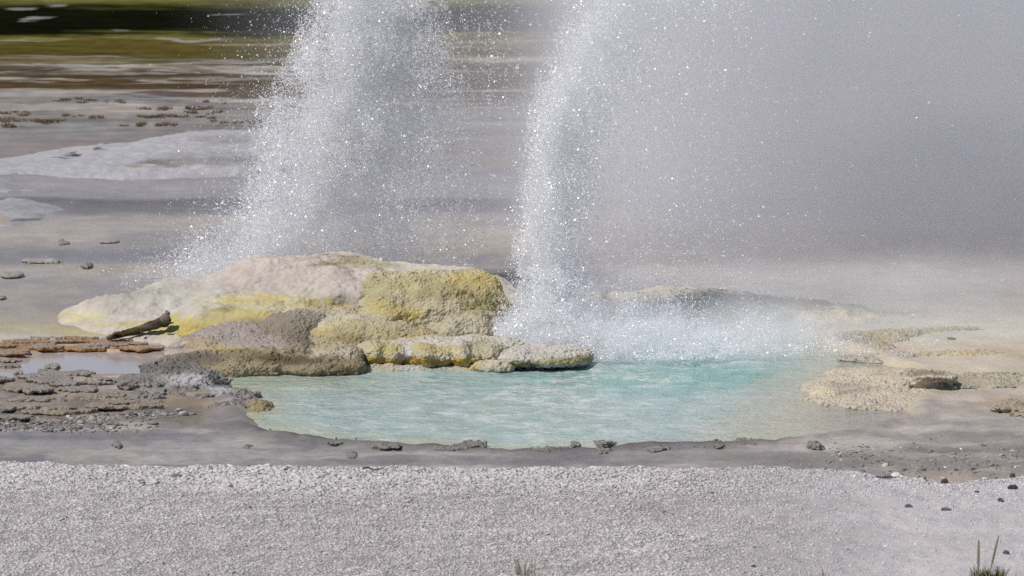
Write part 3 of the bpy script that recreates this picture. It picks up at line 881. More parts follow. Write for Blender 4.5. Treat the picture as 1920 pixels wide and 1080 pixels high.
rise = empty('sinter_bank', G(1350, 610))
tag(rise, 'pale cream sinter bank behind the boiling splash, half hidden in mist', 'sinter bank')
rock('crest', [E(1300, 620, 41.1, 260, 0.7, 74), E(1180, 620, 41.1, 160, 0.6, 64), E(1480, 622, 41.1, 220, 0.7, 50), E(1640, 625, 41.1, 160, 0.6, 30)], M_smooth,
     painter((204, 192, 168), [(1250, 580, 140, 18, (198, 180, 140)), (1450, 570, 120, 14, (196, 176, 138)), (1560, 590, 90, 10, (200, 184, 150))], 10, gain=1.2, sat=0.8), rise, k=0.08, h=0.014, lump=(0.09, 0.32), knob=(0.012, 0.07), seed=87)
rock('crest_knob', [E(1415, 600, 40.85, 56, 0.35, 26), E(1365, 616, 40.7, 50, 0.35, 22), E(1480, 592, 41.0, 70, 0.35, 16)], M_knob,
     painter((184, 168, 136), [(1380, 600, 40, 14, (168, 152, 122)), (1450, 578, 40, 10, (186, 162, 118))], 8), rise, k=0.05, h=0.012, lump=(0.05, 0.25), knob=(0.03, 0.09), fine=(0.012, 0.04), seed=89)

# ------------------------------------------------------------------ pale mounds of the flats behind
stone('pale_mound', [E(300, 318, 52.6, 260, 1.8, 42), E(430, 300, 53.0, 170, 1.8, 46), E(120, 326, 52.3, 180, 1.4, 22), E(-60, 332, 52.0, 200, 1.2, 20)], M_smooth,
      painter((174, 172, 176), [(135, 289, 12, 4, (74, 70, 70)), (190, 278, 14, 3, (92, 88, 88)), (110, 296, 20, 2.5, (110, 106, 106)), (420, 262, 60, 10, (140, 136, 140), 0.7), (300, 305, 50, 6, (110, 104, 98)), (400, 300, 120, 14, (146, 142, 142)), (250, 313, 30, 3, (168, 148, 136))], 6, gain=1.02),  # wide darker spot at lower right is underside shade painted in
      'broad whitish grey mound on the flats left of the jets', 'mound', h=0.026, k=0.15, lump=(0.035, 0.5), knob=(0.012, 0.10), fine=(0.010, 0.06), floor=-0.15, seed=91)
stone('pale_mound', [E(40, 420, 48.0, 90, 1.2, 30), E(120, 428, 48.0, 90, 1.0, 20), E(-60, 420, 48, 90, 1.2, 30)], M_smooth,
      painter((164, 162, 166), [(50, 412, 30, 5, (112, 110, 114)), (0, 410, 20, 10, (176, 160, 138)), (130, 422, 50, 6, (140, 138, 144))], 6),
      'low grey mound at the left edge below the whitish mound', 'mound', h=0.025, k=0.12, lump=(0.05, 0.5), knob=(0.012, 0.1), fine=(0.006, 0.06), floor=-0.15, seed=93)
stone('pale_mound', [E(20, 366, 50.0, 60, 0.9, 10), E(90, 370, 49.9, 50, 0.8, 6), E(-40, 362, 50, 60, 0.9, 14)], M_smooth,
      painter((158, 156, 162), [(80, 369, 40, 4, (104, 92, 84)), (20, 360, 40, 4, (184, 182, 186))], 5),
      'thin pale rise between the two grey mounds at the left edge', 'mound', h=0.025, k=0.1, lump=(0.04, 0.4), knob=(0.012, 0.1), floor=-0.15, seed=95)
for (x0, y0, rx, rz, lab) in ((22, 516, 20, 7, 'small cream knob on the grey flats near the left edge'), (3, 557, 9, 5, 'tiny brown knob cut by the left edge'),
                              (162, 497, 11, 8, 'small pointed tan knob on the flats left of the mound'), (75, 489, 34, 4, 'flat brownish crumb of crust on the left flats'), (205, 452, 20, 5, 'faint grey knob on the hazy flats'),
                              (118, 455, 12, 3, 'small dark crumb on the hazy flats')):
    yy = gy(y0 + rz * 0.5)
    stone('knob', [E(x0, y0, yy, rx, 0.12, rz * .75), E(x0 + rx * .4, y0 + 1, yy, rx * .6, 0.1, rz * .5)], M_smooth, painter((166, 158, 148) if rx > 15 else (150, 140, 124), [], 3), lab, 'mineral knob',
          h=0.01, k=0.02, lump=(0.02, 0.12), knob=(0.008, 0.05), floor=-0.05, seed=int(x0) + 400)

# ------------------------------------------------------------------ driftwood log
def tube(path, rad, ns=14, seed=0, rough=0.12):
    path = np.array(path, float)
    n = len(path)
    tan = np.gradient(path, axis=0)
    tan /= np.linalg.norm(tan, axis=1)[:, None]
    up = np.array([0, 0.35, 1.0])
    V = []
    for i in range(n):
        a = np.cross(tan[i], up)
        a /= np.linalg.norm(a)
        b = np.cross(a, tan[i])
        th = np.linspace(0, 2 * math.pi, ns, endpoint=False)
        r = rad[i] * (1 + rough * vnoise(np.cos(th) * 2.2 + seed, np.sin(th) * 2.2, i * 0.16, seed) + 0.5 * rough * vnoise(th * 3, 0 * th, i * 0.5, seed + 3))
        V.append(path[i] + np.cos(th)[:, None] * r[:, None] * a + np.sin(th)[:, None] * r[:, None] * b)
    V = np.concatenate(V)
    i = np.arange(n * ns).reshape(n, ns)
    j = np.roll(i, -1, 1)
    Q = np.stack([i[:-1], j[:-1], j[1:], i[1:]], -1).reshape(-1, 4)
    caps = []
    for row, c in ((i[0], path[0]), (i[-1], path[-1])):
        V = np.concatenate([V, c[None]])
        ci = len(V) - 1
        rr = np.roll(row, -1)
        q = np.stack([row, np.full(ns, ci), np.full(ns, ci), rr], -1)
        caps.append(q)
    return V, Q, caps


def tube_mesh(name, parts, col):
    Vs, Ts, n = [], [], 0
    for path, rad, seed, ro in parts:
        V, Q, caps = tube(path, rad, 14, seed, ro)
        Ts.append(np.concatenate([Q[:, [0, 1, 2]], Q[:, [0, 2, 3]]] + [c[:, [0, 1, 3]] for c in caps]) + n)
        Vs.append(V)
        n += len(V)
    V = np.concatenate(Vs)
    return mesh_np(name, V, np.concatenate(Ts), True, {'Col': ('FLOAT_COLOR', rgba(col(V))), 'wet': ('FLOAT', np.full(len(V), 0.1))})


def pix_path(pts, n, Y0):
    pts = np.array(pts, float)
    t = np.linspace(0, len(pts) - 1, n)
    p = np.stack([np.interp(t, np.arange(len(pts)), pts[:, i]) for i in range(4)], 1)
    x, y, z = at_depth(p[:, 0], p[:, 1], Y0 + p[:, 2])
    return np.stack([x, y, z], 1), p[:, 3] * mpp(Y0)


log = empty('driftwood_log', G(260, 630))
tag(log, 'dark weathered driftwood log lying on the yellow left foot of the mound', 'driftwood')
pa, ra = pix_path([(206, 634, -0.1, 4), (222, 629, -0.06, 5), (245, 622, 0, 6.5), (265, 617, 0.04, 8), (285, 610, 0.08, 10), (305, 603, 0.12, 10), (316, 600, 0.15, 8), (320, 600, 0.16, 3)], 40, 39.55)
wood_col = lambda V: painter((84, 70, 40), [(260, 612, 60, 5, (118, 104, 84)), (300, 598, 20, 5, (110, 98, 82)), (240, 625, 40, 6, (92, 74, 26))], 4)(V)
link('trunk', tube_mesh('trunk', [(pa, ra, 3, 0.35)], wood_col), M_wood, log)
pa2, ra2 = pix_path([(305, 603, 0.10, 9.5), (311, 596, 0.10, 8.5), (314, 589, 0.11, 5.5), (311, 582, 0.11, 1.2)], 16, 39.55)
link('broken_stub', tube_mesh('broken_stub', [(pa2, ra2, 6, 0.3)], lambda V: painter((136, 120, 100), [], 3)(V)), M_wood, log)
pa3, ra3 = pix_path([(300, 607, 0.06, 4), (314, 606, 0.04, 3), (326, 605, 0.02, 0.8)], 12, 39.5)
link('splinter', tube_mesh('splinter', [(pa3, ra3, 8, 0.3)], lambda V: painter((70, 58, 30), [], 3)(V)), M_wood, log)
pa4, ra4 = pix_path([(265, 620, 0, 3), (267, 626, -0.02, 1.8), (265, 629, -0.02, 0.8)], 8, 39.5)
link('twig', tube_mesh('twig', [(pa4, ra4, 9, 0.3)], wood_col), M_wood, log)
pa5, ra5 = pix_path([(200, 634, -0.1, 3.5), (212, 630, -0.08, 6.5), (222, 627, -0.06, 6), (228, 626, -0.05, 2)], 14, 39.5)
link('gnarled_end', tube_mesh('gnarled_end', [(pa5, ra5, 14, 0.6)], lambda V: painter((120, 104, 74), [(218, 628, 10, 5, (60, 54, 36))], 3)(V)), M_wood, log)

# ------------------------------------------------------------------ gravel
def ico():
    t = (1 + 5 ** 0.5) / 2
    v = np.array([(-1, t, 0), (1, t, 0), (-1, -t, 0), (1, -t, 0), (0, -1, t), (0, 1, t), (0, -1, -t), (0, 1, -t), (t, 0, -1), (t, 0, 1), (-t, 0, -1), (-t, 0, 1)], float)
    f = np.array([(0, 11, 5), (0, 5, 1), (0, 1, 7), (0, 7, 10), (0, 10, 11), (1, 5, 9), (5, 11, 4), (11, 10, 2), (10, 7, 6), (7, 1, 8), (3, 9, 4), (3, 4, 2), (3, 2, 6), (3, 6, 8), (3, 8, 9),
                  (4, 9, 5), (2, 4, 11), (6, 2, 10), (8, 6, 7), (9, 8, 1)])
    return v / np.linalg.norm(v[0]), f


IV, IF = ico()


def pebbles(N, xr, yr, keep, rad, col):
    x = RNG.uniform(*xr, N)
    y = RNG.uniform(*yr, N)
    k = keep(x, y)
    x, y = x[k], y[k]
    n = len(x)
    r = rad(x, y, n)
    z = ground_z(x, y)
    a = RNG.uniform(0, 2 * math.pi, n)
    v = IV[None] * RNG.uniform(0.68, 1.28, (n, 12, 1))
    sc = np.stack([r * RNG.uniform(0.9, 1.45, n), r * RNG.uniform(0.7, 1.1, n), r * RNG.uniform(0.3, 0.6, n)], 1)
    v = v * sc[:, None]
    tilt = RNG.normal(0, 0.25, n)
    v[..., 2] += v[..., 0] * tilt[:, None]
    ca, sa = np.cos(a)[:, None], np.sin(a)[:, None]
    vx, vy = v[..., 0] * ca - v[..., 1] * sa, v[..., 0] * sa + v[..., 1] * ca
    V = np.stack([vx + x[:, None], vy + y[:, None], v[..., 2] + (z + sc[:, 2] * RNG.uniform(-0.3, 0.45, n))[:, None]], -1).reshape(-1, 3)
    F = (IF[None] + 12 * np.arange(n)[:, None, None]).reshape(-1, 3)
    c = np.repeat(col(x, y, n), 12, 0)
    return V, F, c


def g_keep(x, y):
    s = gravel_edge(x) + 0.05 * vnoise(x / 0.25, 0 * x, 0, 77) - y
    thin = 1 - 0.72 * sstep(1.2, 2.6, x) * sstep(0.1, 0.6, s) 
    return (s > -0.03 + 0.05 * RNG.normal(0, 1, len(x)) * 0.6) & (RNG.uniform(0, 1, len(x)) < thin)


def g_rad(x, y, n):
    s = gravel_edge(x) - y
    base = np.where(s < 1.0, 0.74, 0.56)
    base = base * (1 + 0.35 * np.exp(-((x + 1.6) / 1.4) ** 2) * sstep(1.3, 0.4, s))
    base = base * (1 - 0.3 * sstep(0.5, 2.4, x))
    return 0.0105 * base * np.exp(RNG.normal(0, 0.36, n))


def g_col(x, y, n):
    b = lin((210, 204, 202)) * (1 + 0.12 * fbm(x / 0.9, y / 0.9, 0, 150, 3))[:, None]
    t = sstep(1.0, 2.8, x)[:, None]
    b = b * (1 - t) + lin((220, 216, 217)) * t
    v = np.exp(RNG.normal(0, 0.11, n))[:, None]
    dk = (RNG.uniform(0, 1, n) < 0.02)[:, None]
    return np.clip(b * v * np.where(dk, 0.45, 1.0), 0.02, 0.8)


V, F, c = pebbles(340000, (-4.4, 4.4), (28.8, 35.0), g_keep, g_rad, g_col)
o = link('gravel', mesh_np('gravel', V, F, True, {'Col': ('FLOAT_COLOR', rgba(c)), 'wet': ('FLOAT', np.zeros(len(V)))}), M_pebble)
o['kind'] = 'stuff'
tag(o, 'pale grey gravel bank of small angular pebbles in the foreground', 'gravel')
# grit on the wet right shore
def r_keep(x, y):
    px, py = project(np.stack([x, y, 0 * x], -1))
    m = sstep(1450, 1600, px) * np.exp(-((py + 12 * fbm(x / .6, y / .6, 0, 160, 3) - 862) / 22) ** 2)
    return RNG.uniform(0, 1, len(x)) < m * 0.7
V, F, c = pebbles(6000, (0.8, 5.0), (33.0, 36.0), r_keep, lambda x, y, n: 0.011 * np.exp(RNG.normal(0, 0.4, n)), lambda x, y, n: lin((160, 154, 148)) * np.exp(RNG.normal(-0.1, 0.35, n))[:, None])
o = link('grit', mesh_np('grit', V, F, True, {'Col': ('FLOAT_COLOR', rgba(c)), 'wet': ('FLOAT', np.full(len(V), 0.3))}), M_pebble)
o['kind'] = 'stuff'
tag(o, 'dark grit scattered along the wet right shore', 'grit')
# knobbly grit at the left shore
def l_keep(x, y):
    px, py = project(np.stack([x, y, 0 * x], -1))
    q = py + 10 * fbm(x / .6, y / .6, 0, 161, 3)
    m = sstep(330, 120, px) * sstep(782, 790, q) * sstep(816, 806, q) + sstep(380, 300, px) * sstep(120, 200, px) * np.exp(-((q - 785) / 5) ** 2)
    return RNG.uniform(0, 1, len(x)) < m * 0.8
V, F, c = pebbles(9000, (-5.0, -1.9), (35.0, 37.5), l_keep, lambda x, y, n: 0.017 * np.exp(RNG.normal(0, 0.35, n)), lambda x, y, n: lin((150, 144, 142)) * np.exp(RNG.normal(-0.05, 0.3, n))[:, None])
o = link('grit', mesh_np('grit', V, F, True, {'Col': ('FLOAT_COLOR', rgba(c)), 'wet': ('FLOAT', np.full(len(V), 0.1))}), M_pebble)
o['kind'] = 'stuff'
tag(o, 'rounded grey grit along the lower edge of the left terraces', 'grit')

# single stones on the right shore
for x0, y0, rx, rz, col, lab in ((1682, 886, 13, 4.5, (204, 196, 190), 'flat white stone at the start of the sandy rill'), (1772, 898, 8, 6, (78, 66, 62), 'dark round stone at the lower edge of the sandy rill'),
                                 (1846, 887, 7, 3, (190, 180, 172), 'small pale stone in the middle of the sandy rill'), (1899, 885, 6, 6, (92, 72, 66), 'upright reddish brown stone at the right end of the rill'),
                                 (1898, 912, 11, 4.5, (74, 70, 78), 'flat dark stone on the white gravel near the right edge'), (1876, 934, 6, 4, (82, 78, 82), 'small dark stone on white gravel below the flat dark one'),
                                 (1735, 895, 6, 4, (96, 84, 76), 'tiny brown stone left of the dark round stone'), (1655, 886, 18, 5, (128, 124, 130), 'low grey stone touching the flat white stone'),
                                 (1884, 883, 9, 3, (150, 138, 122), 'tan flat chip beside the reddish brown stone'), (1831, 916, 5, 2.5, (90, 86, 90), 'tiny dark chip left of the flat dark stone'),
                                 (1704, 944, 9, 3, (96, 92, 94), 'dark sliver of stone on the right gravel'), (1774, 952, 10, 3, (104, 100, 104), 'long grey sliver of stone on the right gravel'),
                                 (1885, 1031, 7, 4, (84, 80, 80), 'dark chip above the green grass tuft'), (1412, 1075, 8, 3.5, (84, 76, 74), 'dark chip at the bottom edge of the gravel'),
                                 (262, 866, 9, 4, (170, 164, 162), 'larger pale pebble on the gravel crest at left'), (330, 905, 14, 4, (120, 114, 112), 'dark flat pebble in the coarse left gravel')):
    x, y, z = G(x0, y0, 0.05)
    m = mpp(y)
    rx *= 0.8
    zc = z + rz * m * 0.35 + 0.003
    prims = [('e', x, y, zc, rx * m, rx * m * 0.8, rz * m), ('e', x + rx * m * 0.45, y - 0.01, zc - 0.3 * rz * m, rx * m * 0.7, rx * m * 0.5, rz * m * 0.7),
             ('e', x - rx * m * 0.4, y + 0.01, zc - 0.1 * rz * m, rx * m * 0.5, rx * m * 0.5, rz * m * 0.8)]
    stone('stone', prims, M_pebble, painter(tuple(min(255, v * 1.12) for v in col), [], 2), lab, 'stone', h=0.004, k=0.006, lump=(0.012, 0.035), knob=(0.004, 0.02), floor=-0.05, seed=int(x0 + y0))


# twig on the gravel
x, y, z = G(700, 889, 0.09)
tw = np.array([(x + (i - 6) * 0.012, y + 0.02 * math.sin(i * 0.5), z + 0.035 + 0.006 * math.sin(i * 0.7)) for i in range(13)])
o = link('twig', tube_mesh('twig', [(tw, np.full(13, 0.007) * np.linspace(1, 0.5, 13), 5, 0.3)], lambda V: np.tile(lin((96, 86, 82)), (len(V), 1))), M_wood)
tag(o, 'thin grey twig lying on the gravel below the pool', 'twig')

# ------------------------------------------------------------------ grass
def blades(specs):
    Vs, Ts, cs, n = [], [], [], 0
    for (x, y, z, L, az, lean, w, col) in specs:
        k = 7
        t = np.linspace(0, 1, k)
        out = lean * L * t ** 1.8
        cx, cyy, cz = x + np.cos(az) * out, y + np.sin(az) * out, z + L * t * (1 - 0.25 * lean * t)
        ww = w * (1 - t ** 2) + 0.0006
        sx, sy = -np.sin(az) * ww + 0.4 * ww, np.cos(az) * ww
        A = np.stack([cx - sx, cyy - sy, cz], 1)
        B = np.stack([cx + sx, cyy + sy, cz], 1)
        C = np.stack([cx + np.cos(az) * ww * 0.5, cyy + np.sin(az) * ww * 0.5, cz - 0.0], 1)
        V = np.stack([A, C, B], 1).reshape(-1, 3)
        i = np.arange(k * 3).reshape(k, 3)
        Q = np.concatenate([np.stack([i[:-1, q], i[:-1, (q + 1) % 3], i[1:, (q + 1) % 3], i[1:, q]], 1) for q in range(3)])
        Vs.append(V)
        Ts.append(Q + n)
        cs.append(np.tile(col, (len(V), 1)) * (0.75 + 0.5 * np.repeat(t, 3))[:, None])
        n += len(V)
    return np.concatenate(Vs), np.concatenate(Ts), np.concatenate(cs)


def leaf_material():
    k = Nd('grass_blade')
    at = k.n('Attribute', attribute_name='Col').outputs['Color']
    p = k.n('BsdfPrincipled', {'Base Color': at, 'Roughness': 0.6})
    k.t.links.new(p.outputs[0], k.out.inputs[0])
    return k.m


M_leaf = leaf_material()


def tuft(name, px, py, n, Lr, spread, cols, label, cat, parent=None, w=0.004, lean=(0.1, 0.8)):
    x, y, z = G(px, py, 0.08)
    sp = []
    for _ in range(n):
        az = random.uniform(0, 2 * math.pi)
        rr = spread * math.sqrt(random.random())
        sp.append((x + rr * math.cos(az), y + rr * math.sin(az), z - 0.005, random.uniform(*Lr), az + random.gauss(0, .5), random.uniform(*lean), w * random.uniform(.6, 1.2), lin(random.choice(cols)) * random.uniform(.7, 1.2)))
    V, Q, c = blades(sp)
    o = link(name, mesh_np(name, V, Q, True, {'Col': ('FLOAT_COLOR', rgba(c))}), M_leaf, parent)
    if label:
        tag(o, label, cat)
    return o


gt = empty('grass_tuft', G(1853, 1092, 0.08))
tag(gt, 'green grass tuft with two tall seed stalks at the lower right corner', 'grass tuft')
tuft('leaf_clump', 1853, 1077, 260, (0.05, 0.145), 0.10, [(86, 92, 40), (70, 80, 30), (108, 108, 58), (60, 66, 28)], None, None, gt, lean=(0.05, 0.7))
for px, top, dx in ((1834, 1012, 0.0), (1852, 1004, 0.04)):
    x, y, z = G(px, 1088, 0.08)
    ztop = float(at_depth(px, top, y)[2])
    pts = np.array([(x + dx * 1.6 * (i / 10) ** 1.4, y, z + (ztop - z) * i / 10) for i in range(11)])
    rad = np.array([0.0028] * 4 + [0.003, 0.0045, 0.0055, 0.006, 0.006, 0.005, 0.002])
    link('seed_stalk', tube_mesh('seed_stalk', [(pts, rad, 4, 0.5)], lambda V: np.tile(lin((128, 124, 92)), (len(V), 1))), M_leaf, gt)
tuft('grass_tuft', 985, 1084, 26, (0.05, 0.13), 0.06, [(150, 144, 112), (168, 160, 132), (128, 122, 84)], 'dry straw coloured grass tuft at the bottom edge', 'grass tuft', lean=(0.05, 0.5), w=0.003)
tuft('grass_tuft', 1546, 1086, 5, (0.07, 0.13), 0.02, [(150, 146, 104), (166, 158, 118)], 'single thin pale grass sprig at the bottom edge', 'grass tuft', lean=(0.1, 0.5), w=0.003)
tuft('grass_tuft', 1906, 1090, 16, (0.06, 0.17), 0.05, [(110, 108, 76), (140, 134, 100)], 'sparse grey green grass sprigs right of the green tuft', 'grass tuft', lean=(0.05, 0.3), w=0.003)
# brown tufts on the far flats
x, y = on_ground(300, 236)
protos = []
for v in range(4):
    sp = []
    for _ in range(60):
        az = random.uniform(0, 2 * math.pi)
        rr = 0.11 * math.sqrt(random.random())
        sp.append((rr * math.cos(az) * 1.5, rr * math.sin(az), 0, random.uniform(.05, .15), az, random.uniform(.1, .8), 0.012, lin(random.choice([(112, 92, 70), (126, 104, 80), (96, 80, 62), (136, 116, 94)]))))
    V, Q, c = blades(sp)
    me = mesh_np('dry_tuft', V, Q, True, {'Col': ('FLOAT_COLOR', rgba(c))})
    me.materials.append(M_leaf)
    protos.append(me)
FT = []
for (x0, x1, y0, n) in ((262, 410, 200, 22), (258, 400, 217, 26), (300, 330, 234, 8), (228, 266, 234, 6), (0, 60, 210, 10), (60, 118, 226, 18), (140, 190, 217, 7), (0, 48, 226, 9), (20, 45, 236, 4), (395, 500, 226, 20), (120, 140, 214, 3), (0, 20, 236, 5), (320, 420, 208, 10), (370, 430, 186, 6), (100, 230, 186, 16)):
    for _ in range(n):
        FT.append((random.uniform(x0, x1), y0 + random.gauss(0, 2.0)))
for i, (px, py) in enumerate(FT):
    x, y, z = G(px, py)
    o = link('dry_tuft', protos[i % 4])
    o.location = (x, y, z - 0.01)
    o.rotation_euler = (0, 0, random.uniform(0, 6.28))
    s = random.uniform(0.16, 0.42)
    o.scale = (s * random.uniform(.8, 1.6), s, s)
    tag(o, 'small brown dry grass tuft on the far grey flats at left', 'grass tuft', 'dry grass tufts on the far flats')

# ------------------------------------------------------------------ spray
def droplet_material():
    k = Nd('spray_droplet')
    d = k.n('BsdfDiffuse', {'Color': (0.97, 0.97, 0.98, 1)})
    t = k.n('BsdfTranslucent', {'Color': (0.97, 0.97, 0.98, 1)})
    g = k.n('BsdfGlossy', {'Color': (1, 1, 1, 1), 'Roughness': 0.35})
    m = k.n('MixShader', {0: 0.5, 1: d.outputs[0], 2: t.outputs[0]})
    m2 = k.n('MixShader', {0: 0.15, 1: m.outputs[0], 2: g.outputs[0]})
    c = k.n('BsdfTransparent')
    m3 = k.n('MixShader', {0: 0.45, 1: c.outputs[0], 2: m2.outputs[0]})
    k.t.links.new(m3.outputs[0], k.out.inputs[0])
    return k.m


M_drop = droplet_material()
OV = np.array([(1, 0, 0), (-1, 0, 0), (0, 1, 0), (0, -1, 0), (0, 0, 1), (0, 0, -1)], float)
TV = np.array([(1, 1, 1), (1, -1, -1), (-1, 1, -1), (-1, -1, 1)], float) * 0.85
TF = np.array([(0, 1, 2), (0, 3, 1), (0, 2, 3), (1, 3, 2)])
OF = np.array([(0, 2, 4), (2, 1, 4), (1, 3, 4), (3, 0, 4), (2, 0, 5), (1, 2, 5), (3, 1, 5), (0, 3, 5)])


def droplets(name, px, py, Y, rpx, parent=None, floor=True, fine=True):
    DV, DF = (TV, TF) if fine else (OV, OF)
    x, y, z = at_depth(px, py, Y)
    if floor:
        k = z > 0.0
        x, y, z, rpx = x[k], y[k], z[k], rpx[k]
    n = len(x)
    r = rpx * mpp(40)
    v = DV[None] * r[:, None, None] * RNG.uniform(0.75, 1.3, (n, len(DV), 1))
    a = RNG.uniform(0, 6.28, n)
    b = RNG.uniform(0, 6.28, n)
    ca, sa, cb, sb = np.cos(a)[:, None], np.sin(a)[:, None], np.cos(b)[:, None], np.sin(b)[:, None]
    vx, vy = v[..., 0] * ca - v[..., 1] * sa, v[..., 0] * sa + v[..., 1] * ca
    vx, vz = vx * cb - v[..., 2] * sb, vx * sb + v[..., 2] * cb
    V = np.stack([vx + x[:, None], vy + y[:, None], vz + z[:, None]], -1).reshape(-1, 3)
    F = (DF[None] + len(DV) * np.arange(n)[:, None, None]).reshape(-1, 3)
    return link(name, mesh_np(name, V, F, False), M_drop, parent)


def sizes(n, med=0.55, sig=0.4, mx=3.0):
    return np.minimum(med * np.exp(RNG.normal(0, sig, n)), mx)


def column(N, tab, Yc, ysd, py0, py1, clump=0.5, power=1.0, tail=0.0):
    """droplets of a jet: table of picture row, left edge, core, right edge"""
    tab = np.array(tab, float)
    nc = N // 28
    out = []
    for n, rep in ((int(N * (1 - clump)), 1), (nc, int(28 * clump))):
        py = RNG.uniform(py0, py1, n)
        L, C, Rr = [np.interp(py, tab[:, 0], tab[:, i]) for i in (1, 2, 3)]
        u = RNG.normal(0, 1, n)
        u = np.where(np.abs(u) > 2.2, u * 0.6, u)
        u = np.where((u > 0) & (RNG.uniform(0, 1, n) < 0.3), RNG.gamma(1.6, 1.1, n), u)
        px = np.where(u < 0, C + u * (C - L) / 1.75, C + u * (Rr - C) / 1.6)
        Y = Yc + RNG.normal(0, ysd, n)
        if rep > 1:
            sl = RNG.normal(0, 0.25, n)
            t = RNG.normal(0, 1, (n, rep)) * 9
            px = (px[:, None] + sl[:, None] * t + RNG.normal(0, 2.5, (n, rep))).ravel()
            py = (py[:, None] + t + RNG.normal(0, 1.5, (n, rep))).ravel()
            Y = (Y[:, None] + RNG.normal(0, 0.04, (n, rep))).ravel()
        out.append((px, py, Y))
    px, py, Y = [np.concatenate([o[i] for o in out]) for i in range(3)]
    m = 0.12 + 0.88 * sstep(-0.30, 0.25, fbm(px / 62, py / 95, Y * 1.2, 195, 4, 0.6))
    k = RNG.uniform(0, 1, len(px)) < m
    return px[k], py[k], Y[k]


def core(N, tab, Yc, ysd, py0, py1, width):
    """fine dense water in the middle of a jet, in ragged bursts"""
    tab = np.array(tab, float)
    py = RNG.uniform(py0, py1, N)
    L, C, Rr = [np.interp(py, tab[:, 0], tab[:, i]) for i in (1, 2, 3)]
    u = RNG.normal(0, 1, N)
    px = C + np.where(u < 0, u * (C - L), u * (Rr - C)) * width
    Y = Yc + RNG.normal(0, ysd, N)
    m = 0.2 + 0.8 * sstep(-0.3, 0.25, fbm(px / 48, py / 75, Y * 1.5, 197, 4, 0.6))
    k = RNG.uniform(0, 1, N) < m
    return px[k], py[k], Y[k]


LEFT = [(-60, 606, 695, 780), (0, 596, 692, 800), (100, 568, 680, 815), (200, 518, 660, 820), (300, 497, 645, 830), (360, 470, 625, 835), (400, 430, 600, 835), (450, 380, 550, 810), (500, 300, 470, 760), (540, 260, 440, 760)]
RIGHT = [(-60, 1110, 1220, 1440), (0, 1075, 1170, 1350), (60, 1045, 1125, 1270), (100, 1030, 1100, 1220), (200, 1005, 1062, 1150), (300, 992, 1044, 1112), (400, 975, 1036, 1098), (500, 966, 1032, 1090), (560, 975, 1040, 1100), (640, 965, 1055, 1180)]
YL, YR = 42.4, 40.0
jl = empty('water_jet', (float(at_depth(640, 560, YL)[0]), YL, 0))
tag(jl, 'left water jet, a broad fan of white spray rising behind the mound', 'water jet', 'geyser jets')
px, py, Y = column(290000, LEFT, YL, 0.35, -60, 545, 0.55)
o = droplets('spray', px, py, Y, sizes(len(px), 0.72, 0.42))
o.parent = jl; o.location = -jl.location; o['kind'] = 'stuff'
px, py, Y = core(450000, LEFT, YL, 0.22, -60, 545, 0.44)
o = droplets('spray_core', px, py, Y, sizes(len(px), 0.5, 0.3))
o.parent = jl; o.location = -jl.location; o['kind'] = 'stuff'
n = 7000
py = RNG.uniform(-40, 520, n)
px = np.interp(py, [r[0] for r in LEFT], [r[1] for r in LEFT]) + 30 - RNG.gamma(1.2, 45, n)
o = droplets('stray_drops', px, py, YL + RNG.normal(0, 0.5, n), sizes(n, 0.8, 0.45, 2.6), fine=False)
o.parent = jl; o.location = -jl.location; o['kind'] = 'stuff'
jr = empty('water_jet', (float(at_depth(1040, 620, YR)[0]), YR, 0))
tag(jr, 'right water jet, a tall narrow column of spray leaning right at the pool', 'water jet', 'geyser jets')
px, py, Y = column(120000, RIGHT, YR, 0.26, -60, 640, 0.5)
o = droplets('spray', px, py, Y, sizes(len(px), 0.72, 0.42))
o.parent = jr; o.location = -jr.location; o['kind'] = 'stuff'
px, py, Y = core(130000, RIGHT, YR, 0.10, -60, 640, 0.42)
o = droplets('spray_core', px, py, Y, sizes(len(px), 0.5, 0.3))
o.parent = jr; o.location = -jr.location; o['kind'] = 'stuff'
# falling drops right of the jet
n = 22000
py = RNG.uniform(-40, 640, n)
px = 1120 + (1 - sstep(-50, 250, py)) * 90 + RNG.gamma(1.6, 95, n) + 0.05 * py
band = np.exp(-((px - (1230 + 0.25 * py)) / 120) ** 2)
k = RNG.uniform(0, 1, n) < 0.25 + 0.75 * band
px, py = px[k], py[k]
o = droplets('falling_drops', px, py, YR + 0.2 + RNG.normal(0, 0.5, len(px)), sizes(len(px), 0.75, 0.5, 3.2), fine=False)
o.parent = jr; o.location = -jr.location; o['kind'] = 'stuff'
# splash on the pool at the foot of the right jet
n = 190000
px = np.concatenate([RNG.normal(1045, 65, n * 4 // 10), RNG.normal(1190, 190, n * 6 // 10)])
pb = RNG.uniform(0, 1, n) ** 1.3 * np.interp(px, [930, 1120, 1300, 1500, 1720], [30, 58, 56, 40, 22]) + np.interp(px, [930, 1120, 1300, 1500, 1720], [626, 622, 620, 628, 648])
hh = np.interp(px, [930, 990, 1040, 1120, 1300, 1500, 1700], [16, 42, 50, 26, 15, 9, 6]) * (0.5 + 1.0 * sstep(-0.4, 0.5, fbm(px / 38, pb / 30, 0, 190, 3)))
py = pb - RNG.gamma(1.25, 1.0, n) * hh
Y = np.array(on_ground(px, pb)[1])
k = (px > 925) & (px < 1760) & (py > 500) & (RNG.uniform(0, 1, n) < 0.25 + 0.75 * sstep(-0.45, 0.35, fbm(px / 22, py / 16, 0, 191, 4, 0.6)))
sp = droplets('splash', px[k], py[k], Y[k], sizes(int(k.sum()), 0.62, 0.42, 2.4))
sp['kind'] = 'stuff'
tag(sp, 'low white splash boiling on the rear of the turquoise pool', 'splash')


